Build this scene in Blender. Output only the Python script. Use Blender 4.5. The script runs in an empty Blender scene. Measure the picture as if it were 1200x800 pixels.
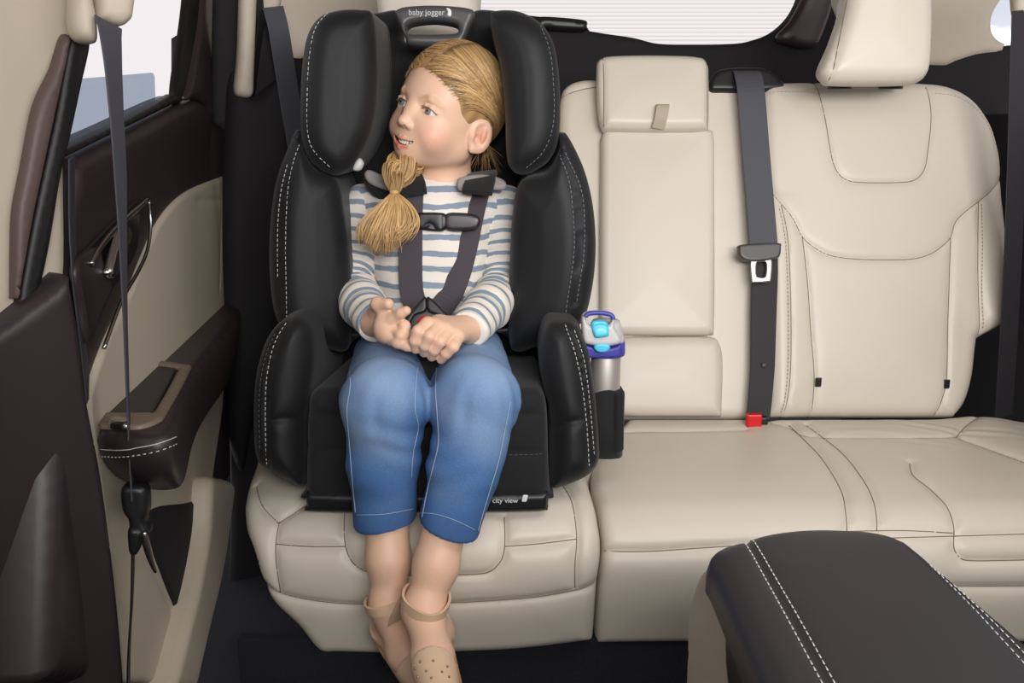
import bpy, math, random
import numpy as np
from mathutils import Vector
from mathutils.bvhtree import BVHTree
random.seed(5); rng = np.random.default_rng(5)
C = bpy.context.scene.collection
sc = bpy.context.scene

# ------------------------------------------------------------------ camera, world, light, exposure
F = 1056.0
PITCH = math.atan(255/1056.0)
CAM = np.array([0, 0, .84]); RT = np.array([1., 0, 0])
FW = np.array([0, math.cos(PITCH), -math.sin(PITCH)]); UP = np.array([0, math.sin(PITCH), math.cos(PITCH)])
cd = bpy.data.cameras.new('camera'); cam = bpy.data.objects.new('camera', cd); C.objects.link(cam)
cam.location = CAM; cam.rotation_euler = (math.pi/2-PITCH, 0, 0)
cd.sensor_width = 36; cd.lens = F*36/1200; cd.clip_start = .02
sc.camera = cam
sc.view_settings.view_transform = 'Standard'; sc.view_settings.look = 'None'
sc.view_settings.exposure = 0; sc.view_settings.gamma = 1; sc.view_settings.use_curve_mapping = False
w = bpy.data.worlds.new('world'); sc.world = w; w.use_nodes = True
w.node_tree.nodes['Background'].inputs[0].default_value = (.90, .865, .88, 1)
w.node_tree.nodes['Background'].inputs[1].default_value = 1.0
sc.cycles.max_bounces = 8
sc.cycles.transparent_max_bounces = 12

def area(name, loc, tgt, sx, sy, power, col=(1, 1, 1)):
    l = bpy.data.lights.new(name, 'AREA'); l.shape = 'RECTANGLE'; l.size = sx; l.size_y = sy; l.energy = power; l.color = col
    o = bpy.data.objects.new(name, l); C.objects.link(o); o.location = loc
    o.rotation_euler = (Vector(tgt)-Vector(loc)).to_track_quat('-Z', 'Y').to_euler()
    return o
area('windshield_daylight', (.40, -.30, 1.15), (.28, 1.6, .90), 1.0, .4, 10.6, (1, .985, .965)).data.spread = math.radians(95)
area('added_overhead_light', (.42, .80, 1.21), (.20, 1.50, .5), .9, .6, 5.6, (1, .98, .955))  # added overhead lamp under the closed ceiling, which has no opening

# ------------------------------------------------------------------ materials
MATS = {}
def mat(name, col, rough=.5, metal=0, bump=None, spec=.5, noise=None, sheen=0, coat=0, attr=None, sss=0, var=0):
    if name in MATS: return MATS[name]
    m = bpy.data.materials.new(name); m.use_nodes = True; nt = m.node_tree; N = nt.nodes; L = nt.links
    b = N['Principled BSDF']; MATS[name] = m
    b.inputs['Base Color'].default_value = (*col, 1); b.inputs['Roughness'].default_value = rough
    b.inputs['Metallic'].default_value = metal; b.inputs['Specular IOR Level'].default_value = spec
    b.inputs['Sheen Weight'].default_value = sheen; b.inputs['Coat Weight'].default_value = coat
    tc = N.new('ShaderNodeTexCoord')
    if attr:
        a = N.new('ShaderNodeAttribute'); a.attribute_name = attr; L.new(a.outputs['Color'], b.inputs['Base Color'])
    if var:
        n = N.new('ShaderNodeTexNoise'); n.inputs['Scale'].default_value = 6; n.inputs['Detail'].default_value = 4
        L.new(tc.outputs['Object'], n.inputs['Vector'])
        mx = N.new('ShaderNodeMix'); mx.data_type = 'RGBA'
        mx.inputs[6].default_value = (*[c*(1-var) for c in col], 1); mx.inputs[7].default_value = (*[min(1, c*(1+var)) for c in col], 1)
        L.new(n.outputs[0], mx.inputs[0]); L.new(mx.outputs[2], b.inputs['Base Color'])
    if bump:
        kind, scale, strength, dist = bump
        if kind == 'voronoi':
            n = N.new('ShaderNodeTexVoronoi')
        else:
            n = N.new('ShaderNodeTexNoise'); n.inputs['Detail'].default_value = 6
        n.inputs['Scale'].default_value = scale
        L.new(tc.outputs['Object'], n.inputs['Vector'])
        bp = N.new('ShaderNodeBump'); bp.inputs['Strength'].default_value = strength; bp.inputs['Distance'].default_value = dist
        L.new(n.outputs[0], bp.inputs['Height']); L.new(bp.outputs[0], b.inputs['Normal'])
    if sss:
        b.inputs['Subsurface Weight'].default_value = sss; b.inputs['Subsurface Radius'].default_value = (1, .35, .2); b.inputs['Subsurface Scale'].default_value = .006
    return m
def s2l(r, g, b):
    f = lambda c: (c/255/12.92 if c/255 <= .04045 else ((c/255+.055)/1.055)**2.4)
    return (f(r), f(g), f(b))
cream = mat('cream_leather', s2l(211, 202, 188), .42, bump=('voronoi', 900, .12, .0004), var=.03)
cream_pl = mat('cream_plastic', s2l(196, 184, 166), .55, bump=('noise', 700, .1, .0003))
cream_groove = mat('taupe_groove_shade_and_thread', s2l(128, 112, 92), .8)  # dark seam lines painted as groove shade, also the bolster stitches
thread = mat('pale_thread', s2l(205, 203, 198), .8)
thread_cream = mat('cream_thread', s2l(190, 180, 160), .8)
dark_brown = mat('dark_brown_trim', s2l(52, 41, 44), .42, bump=('noise', 600, .15, .0004))
dark_side = mat('dark_cloth_trim', s2l(28, 25, 28), .85, bump=('noise', 800, .2, .0004))
black_seat = mat('black_upholstery', s2l(19, 19, 21), .58, spec=.35, bump=('noise', 1500, .25, .0004), sheen=.08)
black_cloth = mat('black_cloth', s2l(20, 19, 22), .9, bump=('noise', 1200, .3, .0004), sheen=.1)
black_pl = mat('black_plastic', s2l(26, 26, 28), .4)
grey_pl = mat('dark_grey_plastic', s2l(74, 72, 74), .38)
rubber = mat('black_rubber', s2l(16, 15, 16), .5)
web_m = mat('belt_webbing', s2l(72, 72, 80), .62, bump=('noise', 1500, .3, .0004))
web_dk = mat('dark_webbing', s2l(64, 58, 64), .75, bump=('noise', 1500, .35, .0004), sheen=.1)
console_m = mat('black_leather', s2l(43, 41, 44), .45, bump=('voronoi', 1000, .15, .0004))
carpet = mat('black_carpet', s2l(30, 29, 36), 1, bump=('noise', 500, 1, .003))
chrome = mat('chrome', (.50, .48, .47), .24, 1)
steel = mat('brushed_steel', (.78, .73, .68), .48, .85)
red_m = mat('red_plastic', s2l(214, 24, 22), .35)
white_m = mat('white_print', s2l(225, 225, 225), .6)
grey_pad = mat('grey_pad_fabric', s2l(150, 142, 140), .95, bump=('noise', 1200, .3, .0004))

# ------------------------------------------------------------------ projection and surfaces
def ray(px, py): return FW+(px-600)/F*RT+(400-py)/F*UP
def W(px, py, Y):
    d = ray(px, py); return CAM+d*(Y/d[1])
def nrm(v): v = np.asarray(v, float); return v/np.linalg.norm(v)
class Plane:                       # flat face through O, normal N
    def __init__(s, O, N, V=(0, 0, 1)):
        s.O = np.array(O, float); s.N = nrm(N); s.V = nrm(np.array(V, float)-s.N*np.dot(V, s.N)); s.U = np.cross(s.V, s.N)
    def inv(s, px, py):
        d = ray(px, py); t = np.dot(s.O-CAM, s.N)/np.dot(d, s.N); P = CAM+t*d-s.O
        return (P@s.U, P@s.V)
    def shift(s, h): return Plane(s.O+s.N*h, s.N, s.V)
    def pt(s, q, h):
        q = np.asarray(q); h = np.asarray(h)
        return s.O+q[..., 0:1]*s.U+q[..., 1:2]*s.V+h[..., None]*s.N
class Profile:                     # a (y,z) profile swept along x
    def __init__(s, pts):
        P = np.array(pts, float); t = np.r_[0, np.cumsum(np.linalg.norm(np.diff(P, axis=0), axis=1))]
        s.s = np.linspace(0, t[-1], 300)
        yy = np.interp(s.s, t, P[:, 0]); zz = np.interp(s.s, t, P[:, 1])
        for _ in range(60):
            yy[1:-1] = (yy[:-2]+2*yy[1:-1]+yy[2:])/4; zz[1:-1] = (zz[:-2]+2*zz[1:-1]+zz[2:])/4
        s.y, s.z = yy, zz
        ty, tz = np.gradient(yy), np.gradient(zz); l = np.hypot(ty, tz); ty /= l; tz /= l
        s.ny, s.nz = tz, -ty         # normal to the left of travel
        if (s.nz[0] < 0): s.ny, s.nz = -s.ny, -s.nz
    def inv(s, px, py):
        d = ray(px, py)              # y,z line independent of x
        f = (s.z-CAM[2])*d[1]-(s.y)*d[2]
        k = np.where(f[:-1]*f[1:] <= 0)[0]
        if len(k) == 0: i = int(np.argmin(abs(f))); a = 0
        else: i = min(k, key=lambda j: s.y[j]); a = f[i]/(f[i]-f[i+1]+(1e-12 if f[i] >= f[i+1] else -1e-12))
        sv = s.s[i]+a*(s.s[1]-s.s[0]); y = np.interp(sv, s.s, s.y)
        return (d[0]*y/d[1], -sv)
    def shift(s, h):
        import copy
        c = copy.copy(s); c.y = s.y+h*s.ny; c.z = s.z+h*s.nz; return c
    def pt(s, q, h):
        q = np.asarray(q); sv = -q[..., 1]; h = np.asarray(h)
        y = np.interp(sv, s.s, s.y); z = np.interp(sv, s.s, s.z); ny = np.interp(sv, s.s, s.ny); nz = np.interp(sv, s.s, s.nz)
        return np.stack([q[..., 0], y+h*ny, z+h*nz], -1)

def catmull(P, closed=True, n=8):
    P = [np.array(p, float) for p in P]; out = []
    m = len(P); rngi = range(m if closed else m-1)
    for i in rngi:
        if closed: a, b, c, d = P[i-1], P[i], P[(i+1) % m], P[(i+2) % m]
        else: a, b, c, d = P[max(i-1, 0)], P[i], P[i+1], P[min(i+2, m-1)]
        if np.linalg.norm(b-c) < 1e-9: continue
        for k in range(n):
            t = k/n
            out.append(.5*((2*b)+(-a+c)*t+(2*a-5*b+4*c-d)*t*t+(-a+3*b-3*c+d)*t**3))
    if not closed: out.append(P[-1])
    return np.array(out)
def segdist(Q, A, B):               # Q (n,2); segments (m,2) -> distance and nearest point
    best = np.full(len(Q), 1e9); near = Q.copy()
    for a, b in zip(A, B):
        ab = b-a; L2 = ab@ab
        if L2 < 1e-14: continue
        t = np.clip(((Q-a)@ab)/L2, 0, 1); p = a+t[:, None]*ab; d = np.hypot(*(Q-p).T)
        k = d < best; best[k] = d[k]; near[k] = p[k]
    return best, near
def inside(Q, P):
    r = np.zeros(len(Q), bool)
    for (x0, y0), (x1, y1) in zip(P, np.roll(P, -1, 0)):
        if y0 == y1: continue
        c = ((y0 > Q[:, 1]) != (y1 > Q[:, 1])) & (Q[:, 0] < (x1-x0)*(Q[:, 1]-y0)/(y1-y0)+x0)
        r ^= c
    return r

def link(name, me, m=None, parent=None):
    o = bpy.data.objects.new(name, me); C.objects.link(o)
    if m: me.materials.append(m)
    if parent is not None:
        o.parent = parent
        bpy_loc = Vector((0, 0, 0)); p = parent
        while p is not None: bpy_loc += p.location; p = p.parent
        o.location = -bpy_loc
    return o
def mesh(name, V, Fs, m=None, parent=None, smooth=True, attrs=None):
    me = bpy.data.meshes.new(name); V = np.asarray(V, float)
    if isinstance(Fs, np.ndarray):
        n, k = Fs.shape
        me.vertices.add(len(V)); me.vertices.foreach_set('co', V.astype(np.float32).ravel())
        me.loops.add(n*k); me.loops.foreach_set('vertex_index', Fs.astype(np.int32).ravel())
        me.polygons.add(n); me.polygons.foreach_set('loop_start', np.arange(0, n*k, k, dtype=np.int32))
        me.update(calc_edges=True); me.validate()
    else:
        me.from_pydata([tuple(v) for v in V], [], [list(map(int, f)) for f in Fs]); me.update()
    if smooth: me.polygons.foreach_set('use_smooth', np.ones(len(me.polygons), bool))
    if attrs:
        for k, a in attrs.items():
            if a.ndim == 2:
                at = me.color_attributes.new(k, 'FLOAT_COLOR', 'POINT'); at.data.foreach_set('color', np.c_[a, np.ones(len(a))].astype(np.float32).ravel())
            else:
                at = me.attributes.new(k, 'FLOAT', 'POINT'); at.data.foreach_set('value', a.astype(np.float32))
    return link(name, me, m, parent)
def thing(name, label, cat, loc=(0, 0, 0), group=None):
    o = bpy.data.objects.new(name, None); C.objects.link(o); o.location = loc; o.empty_display_size = .05
    o['label'] = label; o['category'] = cat
    if group: o['group'] = group
    return o
def tag(o, label, cat, group=None):
    o['label'] = label; o['category'] = cat
    if group: o['group'] = group
    return o
def struct(o): o['kind'] = 'structure'; return o

class Pan: pass
def panel(name, S, out, m, parent=None, th=.03, er=.01, cell=.004, bulge=0, bw=.05, seams=(), sd=.004, sw=.004,
          h0=0, uv=False, smooth=True, taper=0, hole=None, extra=None, es=1.0, line=None, lr=.0008, back=None):
    """Upholstered or moulded panel: a traced outline on surface S with its real thickness, rounded edge, bulge and sewn grooves."""
    if h0: S = S.shift(h0); h0 = 0
    P = np.array(out, float) if uv else np.array([S.inv(*p) for p in out])
    P = catmull(P) if smooth else P
    segs = [(P, np.roll(P, -1, 0))]
    holes = []
    if hole:
        for hl in hole:
            Hh = catmull(np.array([S.inv(*p) for p in hl])); holes.append(Hh); segs.append((Hh, np.roll(Hh, -1, 0)))
    A = np.vstack([s[0] for s in segs]); B = np.vstack([s[1] for s in segs])
    SA, SB = [], []
    for sm in seams:
        q = catmull(np.array([S.inv(*p) for p in sm]), False, 6); SA += list(q[:-1]); SB += list(q[1:])
    lo, hi = P.min(0)-cell, P.max(0)+cell
    gx = np.arange(lo[0], hi[0]+cell, cell); gy = np.arange(lo[1], hi[1]+cell, cell)
    G = np.stack(np.meshgrid(gx, gy, indexing='ij'), -1); nx, ny = G.shape[:2]; Q = G.reshape(-1, 2)
    ins = inside(Q, P)
    for Hh in holes: ins &= ~inside(Q, Hh)
    d, near = segdist(Q, A, B)
    snap = (~ins) | (d < .3*cell)
    dd0 = np.maximum(d, 1e-9)[:, None]
    for lo_, hi_, tg_ in ((.3, 1.3, .85), (1.3, 2.2, 1.75)):
        kk = (~snap) & (d >= lo_*cell) & (d < hi_*cell); Q = np.where(kk[:, None], near+(Q-near)/dd0*tg_*cell, Q); d = np.where(kk, tg_*cell, d)
    Q = np.where(snap[:, None], near, Q); d = np.where(snap, 0, d)
    if SA:
        ds, ns = segdist(Q, np.array(SA), np.array(SB)); fr_ = d > 2.3*cell; k = (ds < .5*cell) & (~snap) & fr_; k2 = (ds >= .5*cell) & (ds < 1.35*cell) & (~snap) & fr_
        Q = np.where(k2[:, None], ns+(Q-ns)/np.maximum(ds, 1e-9)[:, None]*.93*cell, Q); Q = np.where(k[:, None], ns, Q); ds[k] = 0; ds[k2] = .93*cell
    def height(q, dd=None, dss=None):
        q = np.atleast_2d(q)
        if dd is None: dd = segdist(q, A, B)[0]
        u = np.clip(dd/er, 0, 1)
        h = h0+er*es*(np.sqrt(np.clip(1-(1-u)**2, 0, 1))-1)+bulge*(1-np.exp(-(dd/bw)**1.5))
        if SA:
            if dss is None: dss = segdist(q, np.array(SA), np.array(SB))[0]
            h = h-sd*(.6*np.exp(-(dss/sw)**2)+.4*np.exp(-(dss/(3*sw))**2))
        if extra is not None: h = h+extra(q)
        return h
    h = height(Q, d, ds if SA else None)
    idx = np.arange(nx*ny).reshape(nx, ny); I = ins.reshape(nx, ny)
    keep = I[:-1, :-1] | I[1:, :-1] | I[1:, 1:] | I[:-1, 1:]
    q4 = np.stack([idx[:-1, :-1], idx[1:, :-1], idx[1:, 1:], idx[:-1, 1:]], -1)[keep]
    a = Q[q4]; ar = .5*abs((a[:, 2, 0]-a[:, 0, 0])*(a[:, 3, 1]-a[:, 1, 1])-(a[:, 3, 0]-a[:, 1, 0])*(a[:, 2, 1]-a[:, 0, 1]))
    q4 = q4[(ar > 1e-10) & ~snap[q4].all(1)]
    used, invi = np.unique(q4, return_inverse=True); q4 = invi.reshape(q4.shape); Q2 = Q[used]; h2 = h[used]
    n = len(Q2)
    e = np.concatenate([q4[:, [0, 1]], q4[:, [1, 2]], q4[:, [2, 3]], q4[:, [3, 0]]])
    key = e[:, 0]*n+e[:, 1]; rev = e[:, 1]*n+e[:, 0]
    bd = e[~np.isin(key, rev)]
    bb = np.unique(bd)
    for _ in range(8):                       # even out the rim
        s_ = np.zeros((n, 2)); c_ = np.zeros(n)
        np.add.at(s_, bd[:, 0], Q2[bd[:, 1]]); np.add.at(s_, bd[:, 1], Q2[bd[:, 0]]); np.add.at(c_, bd[:, 0], 1); np.add.at(c_, bd[:, 1], 1)
        k_ = c_ == 2; Q2[k_] = .5*Q2[k_]+.25*s_[k_]; Q2[bb] = segdist(Q2[bb], A, B)[1]
    V = S.pt(Q2, h2)
    cen = P.mean(0); bottom = h0-th
    bv = np.unique(bd); mp = -np.ones(n, int); rings = [np.arange(n)]
    VV = [V]; FF = [q4]; base = n; prev = bv.copy()
    mp[bv] = np.arange(len(bv)); ea, eb = mp[bd[:, 0]], mp[bd[:, 1]]
    nr = 4 if taper else 1
    for r in range(1, nr+1):
        f = r/nr; q = cen+(Q2[bv]-cen)*(1-taper*f**2)
        hh = h2[bv]*(1-f)+bottom*f
        VV.append(S.pt(q, hh) if back is None else V[bv]+np.array(back)*th*f); cur = base+np.arange(len(bv)); base += len(bv)
        FF.append(np.stack([prev[eb], prev[ea], cur[ea], cur[eb]], -1)); prev = cur
    # back face
    Qb = cen+(Q2-cen)*(1-taper); VV.append(S.pt(Qb, np.full(n, bottom)) if back is None else V+np.array(back)*th)
    FF.append(base+q4[:, ::-1])
    o = mesh(name, np.vstack(VV), np.vstack(FF), m, parent)
    o['_tmp'] = 0; del o['_tmp']
    pn = Pan(); pn.o = o; pn.h = height; pn.S = S
    if seams and line is not None:
        for sm in seams:
            q = resample(catmull(np.array([S.inv(*p) for p in sm]), False, 8), .004)
            q = q[inside(q, P)]
            if len(q) > 3: mesh('seam_line', *tube(smoothP(S.pt(q, height(q)+.0004), 3), lr, 5), line, o)  # dark tube that puts the groove's shade into colour
    return pn
def tube(pts, r, sides=6, closed=False):
    P = np.array(pts, float); n = len(P); T = np.gradient(P, axis=0); T /= np.linalg.norm(T, axis=1)[:, None]+1e-12
    up = np.array([0, 0, 1.]) if abs(T[0][2]) < .9 else np.array([1., 0, 0]); A = np.cross(T, up)
    for i in range(1, n):
        a = A[i-1]-T[i]*(A[i-1]@T[i]); A[i] = a
        A[i] /= np.linalg.norm(A[i])+1e-12
    A[0] /= np.linalg.norm(A[0])+1e-12
    Bn = np.cross(T, A); r = np.broadcast_to(np.asarray(r, float), (n,))
    th = np.arange(sides)*2*math.pi/sides
    V = (P[:, None]+r[:, None, None]*(np.cos(th)[None, :, None]*A[:, None]+np.sin(th)[None, :, None]*Bn[:, None])).reshape(-1, 3)
    Fq = []
    for i in range(n-1):
        for k in range(sides):
            k2 = (k+1) % sides; Fq.append([i*sides+k, i*sides+k2, (i+1)*sides+k2, (i+1)*sides+k])
    V = np.vstack([V, P[0], P[-1]]); c0, c1 = len(V)-2, len(V)-1
    for k in range(sides):
        Fq.append([c0, (k+1) % sides, k, k]); Fq.append([c1, (n-1)*sides+k, (n-1)*sides+(k+1) % sides, (n-1)*sides+(k+1) % sides])
    Fq = [f if f[2] != f[3] else f[:3] for f in Fq]
    return V, Fq
def join(parts):
    V, Fs, b = [], [], 0
    for v, f in parts:
        V.append(v); Fs += [[i+b for i in q] for q in f]; b += len(v)
    return np.vstack(V), Fs
def tubes(name, lists, r, m, parent=None, sides=6): 
    return mesh(name, *join([tube(p, r, sides) for p in lists]), m, parent)
def resample(P, step):
    P = np.array(P, float); t = np.r_[0, np.cumsum(np.linalg.norm(np.diff(P, axis=0), axis=1))]
    n = max(2, int(t[-1]/step)+1); s = np.linspace(0, t[-1], n)
    return np.stack([np.interp(s, t, P[:, i]) for i in range(P.shape[1])], -1)
def stitch(pn, line, parent, m=None, dash=.0042, gap=.0026, r=.00055, lift=.0004, name='stitch_thread'):
    q = catmull(np.array([pn.S.inv(*p) for p in line]), False, 8)
    q = resample(q, .0017); H = pn.h(q)+lift; P = pn.S.pt(q, H)
    t = np.r_[0, np.cumsum(np.linalg.norm(np.diff(P, axis=0), axis=1))]; parts = []; s = 0
    while s+dash < t[-1]:
        ss = np.linspace(s, s+dash, 3); parts.append(tube(np.stack([np.interp(ss, t, P[:, i]) for i in range(3)], -1), r, 4)); s += dash+gap
    return mesh(name, *join(parts), m or thread, parent)
def ribbon(name, P, Wd, width, th, m, parent=None, uvN=None):
    """flat webbing along points P; Wd: width direction(s)"""
    P = np.array(P, float); n = len(P); T = np.gradient(P, axis=0); T /= np.linalg.norm(T, axis=1)[:, None]
    Wd = np.broadcast_to(np.array(Wd, float), (n, 3)); Wd = Wd-T*(Wd*T).sum(1)[:, None]; Wd = Wd/np.linalg.norm(Wd, axis=1)[:, None]
    Nn = np.cross(T, Wd); width = np.broadcast_to(np.asarray(width, float), (n,))
    prof = [(-.5, -.5), (-.46, -.5), (.46, -.5), (.5, -.5), (.5, .5), (.46, .5), (-.46, .5), (-.5, .5)]
    prof = [(-.5, -.15), (-.48, -.5), (.48, -.5), (.5, -.15), (.5, .15), (.48, .5), (-.48, .5), (-.5, .15)]
    V = np.concatenate([(P+Wd*(a*width)[:, None]+Nn*(b*th))[:, None] for a, b in prof], 1).reshape(-1, 3)
    k = len(prof); Fs = []
    for i in range(n-1):
        for j in range(k):
            j2 = (j+1) % k; Fs.append([i*k+j, i*k+j2, (i+1)*k+j2, (i+1)*k+j])
    Fs.append(list(range(k))[::-1]); Fs.append([(n-1)*k+j for j in range(k)])
    return mesh(name, V, Fs, m, parent, smooth=False)
def lathe(name, prof, base, m, parent=None, n=32, axis=(0, 0, 1), sx=1, sy=1, close=True):
    ax = nrm(axis); a = nrm(np.cross(ax, (0, 1, 0.01))); b = np.cross(ax, a); V, Fs = [], []
    for r, z in prof:
        for k in range(n):
            t = 2*math.pi*k/n; V.append(np.array(base)+a*r*math.cos(t)*sx+b*r*math.sin(t)*sy+ax*z)
    for i in range(len(prof)-1):
        for k in range(n): Fs.append([i*n+k, i*n+(k+1) % n, (i+1)*n+(k+1) % n, (i+1)*n+k])
    Fs.append([k for k in range(n)][::-1]); Fs.append([(len(prof)-1)*n+k for k in range(n)])
    return mesh(name, V, Fs, m, parent)
def box(name, c, s, m, parent=None, R=None, bev=.002):
    s = np.array(s)/2; import bmesh
    bm = bmesh.new(); bmesh.ops.create_cube(bm, size=2)
    for v in bm.verts: v.co = Vector((v.co.x*s[0], v.co.y*s[1], v.co.z*s[2]))
    bmesh.ops.bevel(bm, geom=bm.edges[:], offset=bev, segments=2, affect='EDGES', profile=.5)
    me = bpy.data.meshes.new(name)
    for v in bm.verts:
        q = np.array(v.co); q = q if R is None else np.array(R)@q; v.co = Vector(q+np.array(c))
    bm.to_mesh(me); bm.free(); return link(name, me, m, parent)

# ------------------------------------------------------------------ signed-distance sculpting (surface nets)
class Frame:
    def __init__(s, T, M=np.eye(3), k=1.0): s.T = np.array(T, float); s.M = np.array(M); s.k = k
    def loc(s, P): return ((P-s.T)@s.M)/s.k          # M columns = local axes in world
    def world(s, p): return s.T+(np.asarray(p)*s.k)@s.M.T
ID = Frame((0, 0, 0))
class Sculpt:
    def __init__(s): s.pr = []
    def _add(s, f, c, r, op, k, fr): s.pr.append((f, fr.world(np.array(c, float)), r*fr.k, op, k, fr)); return s
    def ell(s, c, r, k=.01, op='u', fr=ID, R=None):
        c = np.array(c, float); r = np.array(r, float)
        def f(P):
            q = P-c
            if R is not None: q = q@R
            k0 = np.sqrt(((q/r)**2).sum(-1)); k1 = np.sqrt(((q/r**2)**2).sum(-1))+1e-9
            return k0*(k0-1)/k1
        return s._add(f, c, max(r), op, k, fr)
    def cone(s, a, b, ra, rb, k=.01, op='u', fr=ID):
        a = np.array(a, float); b = np.array(b, float); ba = b-a; L2 = ba@ba
        def f(P):
            t = np.clip(((P-a)@ba)/L2, 0, 1); return np.sqrt(((P-a-t[..., None]*ba)**2).sum(-1))-(ra+(rb-ra)*t)
        return s._add(f, (a+b)/2, math.sqrt(L2)/2+max(ra, rb), op, k, fr)
    def chain(s, pts, rs, k=.01, op='u', fr=ID):
        for i in range(len(pts)-1): s.cone(pts[i], pts[i+1], rs[i], rs[i+1], k, op, fr)
        return s
    def cut(s, o, n, k=.001, fr=ID):          # remove the side the normal points to
        o = np.array(o, float); n = nrm(n)
        s.pr.append((lambda P: (P-o)@n, None, 0, 'i', k, fr)); return s
    def fn(s, f, c, r, op='u', k=.01, fr=ID): return s._add(f, c, r, op, k, fr)
    def ev(s, P, cen=None, hd=None):
        d = np.full(len(P), .2); cache = {}
        for f, c, r, op, k, fr in s.pr:
            if cen is not None and c is not None and np.linalg.norm(cen-c)-r > hd+.03: continue
            if id(fr) not in cache: cache[id(fr)] = fr.loc(P) if fr is not ID else P
            e = f(cache[id(fr)])*fr.k; k = max(k*fr.k, 1e-5)
            if op == 'u': hh = np.maximum(k-abs(d-e), 0)/k; d = np.minimum(d, e)-hh*hh*k*.25
            else:
                if op == 's': e = -e
                hh = np.maximum(k-abs(d-e), 0)/k; d = np.maximum(d, e)+hh*hh*k*.25
        return d
    def build(s, lo, hi, h):
        lo = np.array(lo, float); n = np.ceil((np.array(hi)-lo)/h).astype(int)+1; B = 16
        D = np.full(tuple(n), .2, np.float32)
        for i in range(0, n[0], B):
            for j in range(0, n[1], B):
                for k in range(0, n[2], B):
                    m = np.minimum([i+B, j+B, k+B], n)-[i, j, k]
                    cen = lo+h*(np.array([i, j, k])+(m-1)/2); hd = h*B*.87
                    dc = s.ev(cen[None], cen, hd+.06)[0]
                    if abs(dc) > hd*1.6+.004: D[i:i+B, j:j+B, k:k+B] = dc; continue
                    g = np.stack(np.meshgrid(*[lo[a]+h*([i, j, k][a]+np.arange(m[a])) for a in range(3)], indexing='ij'), -1).reshape(-1, 3)
                    D[i:i+B, j:j+B, k:k+B] = s.ev(g, cen, hd).reshape(m)
        return nets(D, lo, h)
def nets(D, lo, h):
    I = D < 0; sh = tuple(x-1 for x in D.shape); cnt = np.zeros(sh, np.int8)
    sl = lambda o, n: slice(o, n+o)
    cs = [(a, b, c) for a in (0, 1) for b in (0, 1) for c in (0, 1)]
    for a, b, c in cs: cnt += I[sl(a, sh[0]), sl(b, sh[1]), sl(c, sh[2])]
    X = np.argwhere((cnt > 0) & (cnt < 8)); idm = -np.ones(sh, np.int32); idm[tuple(X.T)] = np.arange(len(X))
    acc = np.zeros((len(X), 3)); num = np.zeros(len(X))
    vals = {c: D[X[:, 0]+c[0], X[:, 1]+c[1], X[:, 2]+c[2]].astype(float) for c in cs}
    for c in cs:
        for ax in range(3):
            if c[ax] == 0:
                e = list(c); e[ax] = 1; e = tuple(e); v0, v1 = vals[c], vals[e]; m = (v0 < 0) != (v1 < 0)
                t = np.where(m, v0/np.where(m, v0-v1, 1), 0)
                p = np.tile(np.array(c, float), (len(X), 1)); p[:, ax] = t
                acc[m] += p[m]; num[m] += 1
    V = lo+h*(X+acc/num[:, None]); FF = []
    for ax in range(3):
        o1, o2 = (ax+1) % 3, (ax+2) % 3
        a = [slice(None)]*3; b = [slice(None)]*3; a[ax] = slice(0, -1); b[ax] = slice(1, None)
        cr = I[tuple(a)] != I[tuple(b)]; E = np.argwhere(cr)
        E = E[(E[:, o1] > 0) & (E[:, o2] > 0) & (E[:, o1] < sh[o1]) & (E[:, o2] < sh[o2])]
        ins = I[tuple(E.T)]
        def cell(d1, d2):
            q = E.copy(); q[:, o1] += d1; q[:, o2] += d2; return idm[tuple(q.T)]
        f = np.stack([cell(-1, -1), cell(0, -1), cell(0, 0), cell(-1, 0)], -1)
        f[~ins] = f[~ins][:, ::-1]; FF.append(f)
    Fq = np.vstack(FF); Fq = Fq[(Fq >= 0).all(1)]
    return V, Fq
def relax(V, Fq, n=1, lam=.5):
    for _ in range(n):
        s = np.zeros_like(V); c = np.zeros(len(V))
        for i in range(4):
            a, b = Fq[:, i], Fq[:, (i+1) % 4]
            np.add.at(s, a, V[b]); np.add.at(c, a, 1)
            np.add.at(s, b, V[a]); np.add.at(c, b, 1)
        V = V+lam*(s/np.maximum(c, 1)[:, None]-V)
    return V
def bvh(o):
    me = o.data; off = np.array([0., 0, 0]); p = o
    while p is not None: off += np.array(p.location); p = p.parent
    return BVHTree.FromPolygons([Vector(np.array(v.co)+off) for v in me.vertices], [tuple(p.vertices) for p in me.polygons])
def on(trees, px, py, lift=0, default=None):
    """point of a surface seen along a sight line, lifted off along its normal"""
    best = None; d = ray(px, py); dv = Vector(d).normalized()
    for t in (trees if isinstance(trees, list) else [trees]):
        h = t.ray_cast(Vector(CAM), dv)
        if h[0] is not None and (best is None or h[3] < best[3]): best = h
    if best is None: return default
    n = best[1] if best[1].dot(dv) < 0 else -best[1]
    return np.array(best[0]+n*lift)
def fillP(L):
    L = list(L); ok = [i for i, p in enumerate(L) if p is not None]
    for i in range(len(L)):
        if L[i] is None:
            a = [j for j in ok if j < i]; b = [j for j in ok if j > i]
            if a and b: t = (i-a[-1])/(b[0]-a[-1]); L[i] = L[a[-1]]*(1-t)+L[b[0]]*t
            elif a: L[i] = L[a[-1]]
            elif b: L[i] = L[b[0]]
    return np.array(L)
def smoothP(P, n=3):
    P = np.array(P, float)
    for _ in range(n): P[1:-1] = (P[:-2]+2*P[1:-1]+P[2:])/4
    return P
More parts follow.
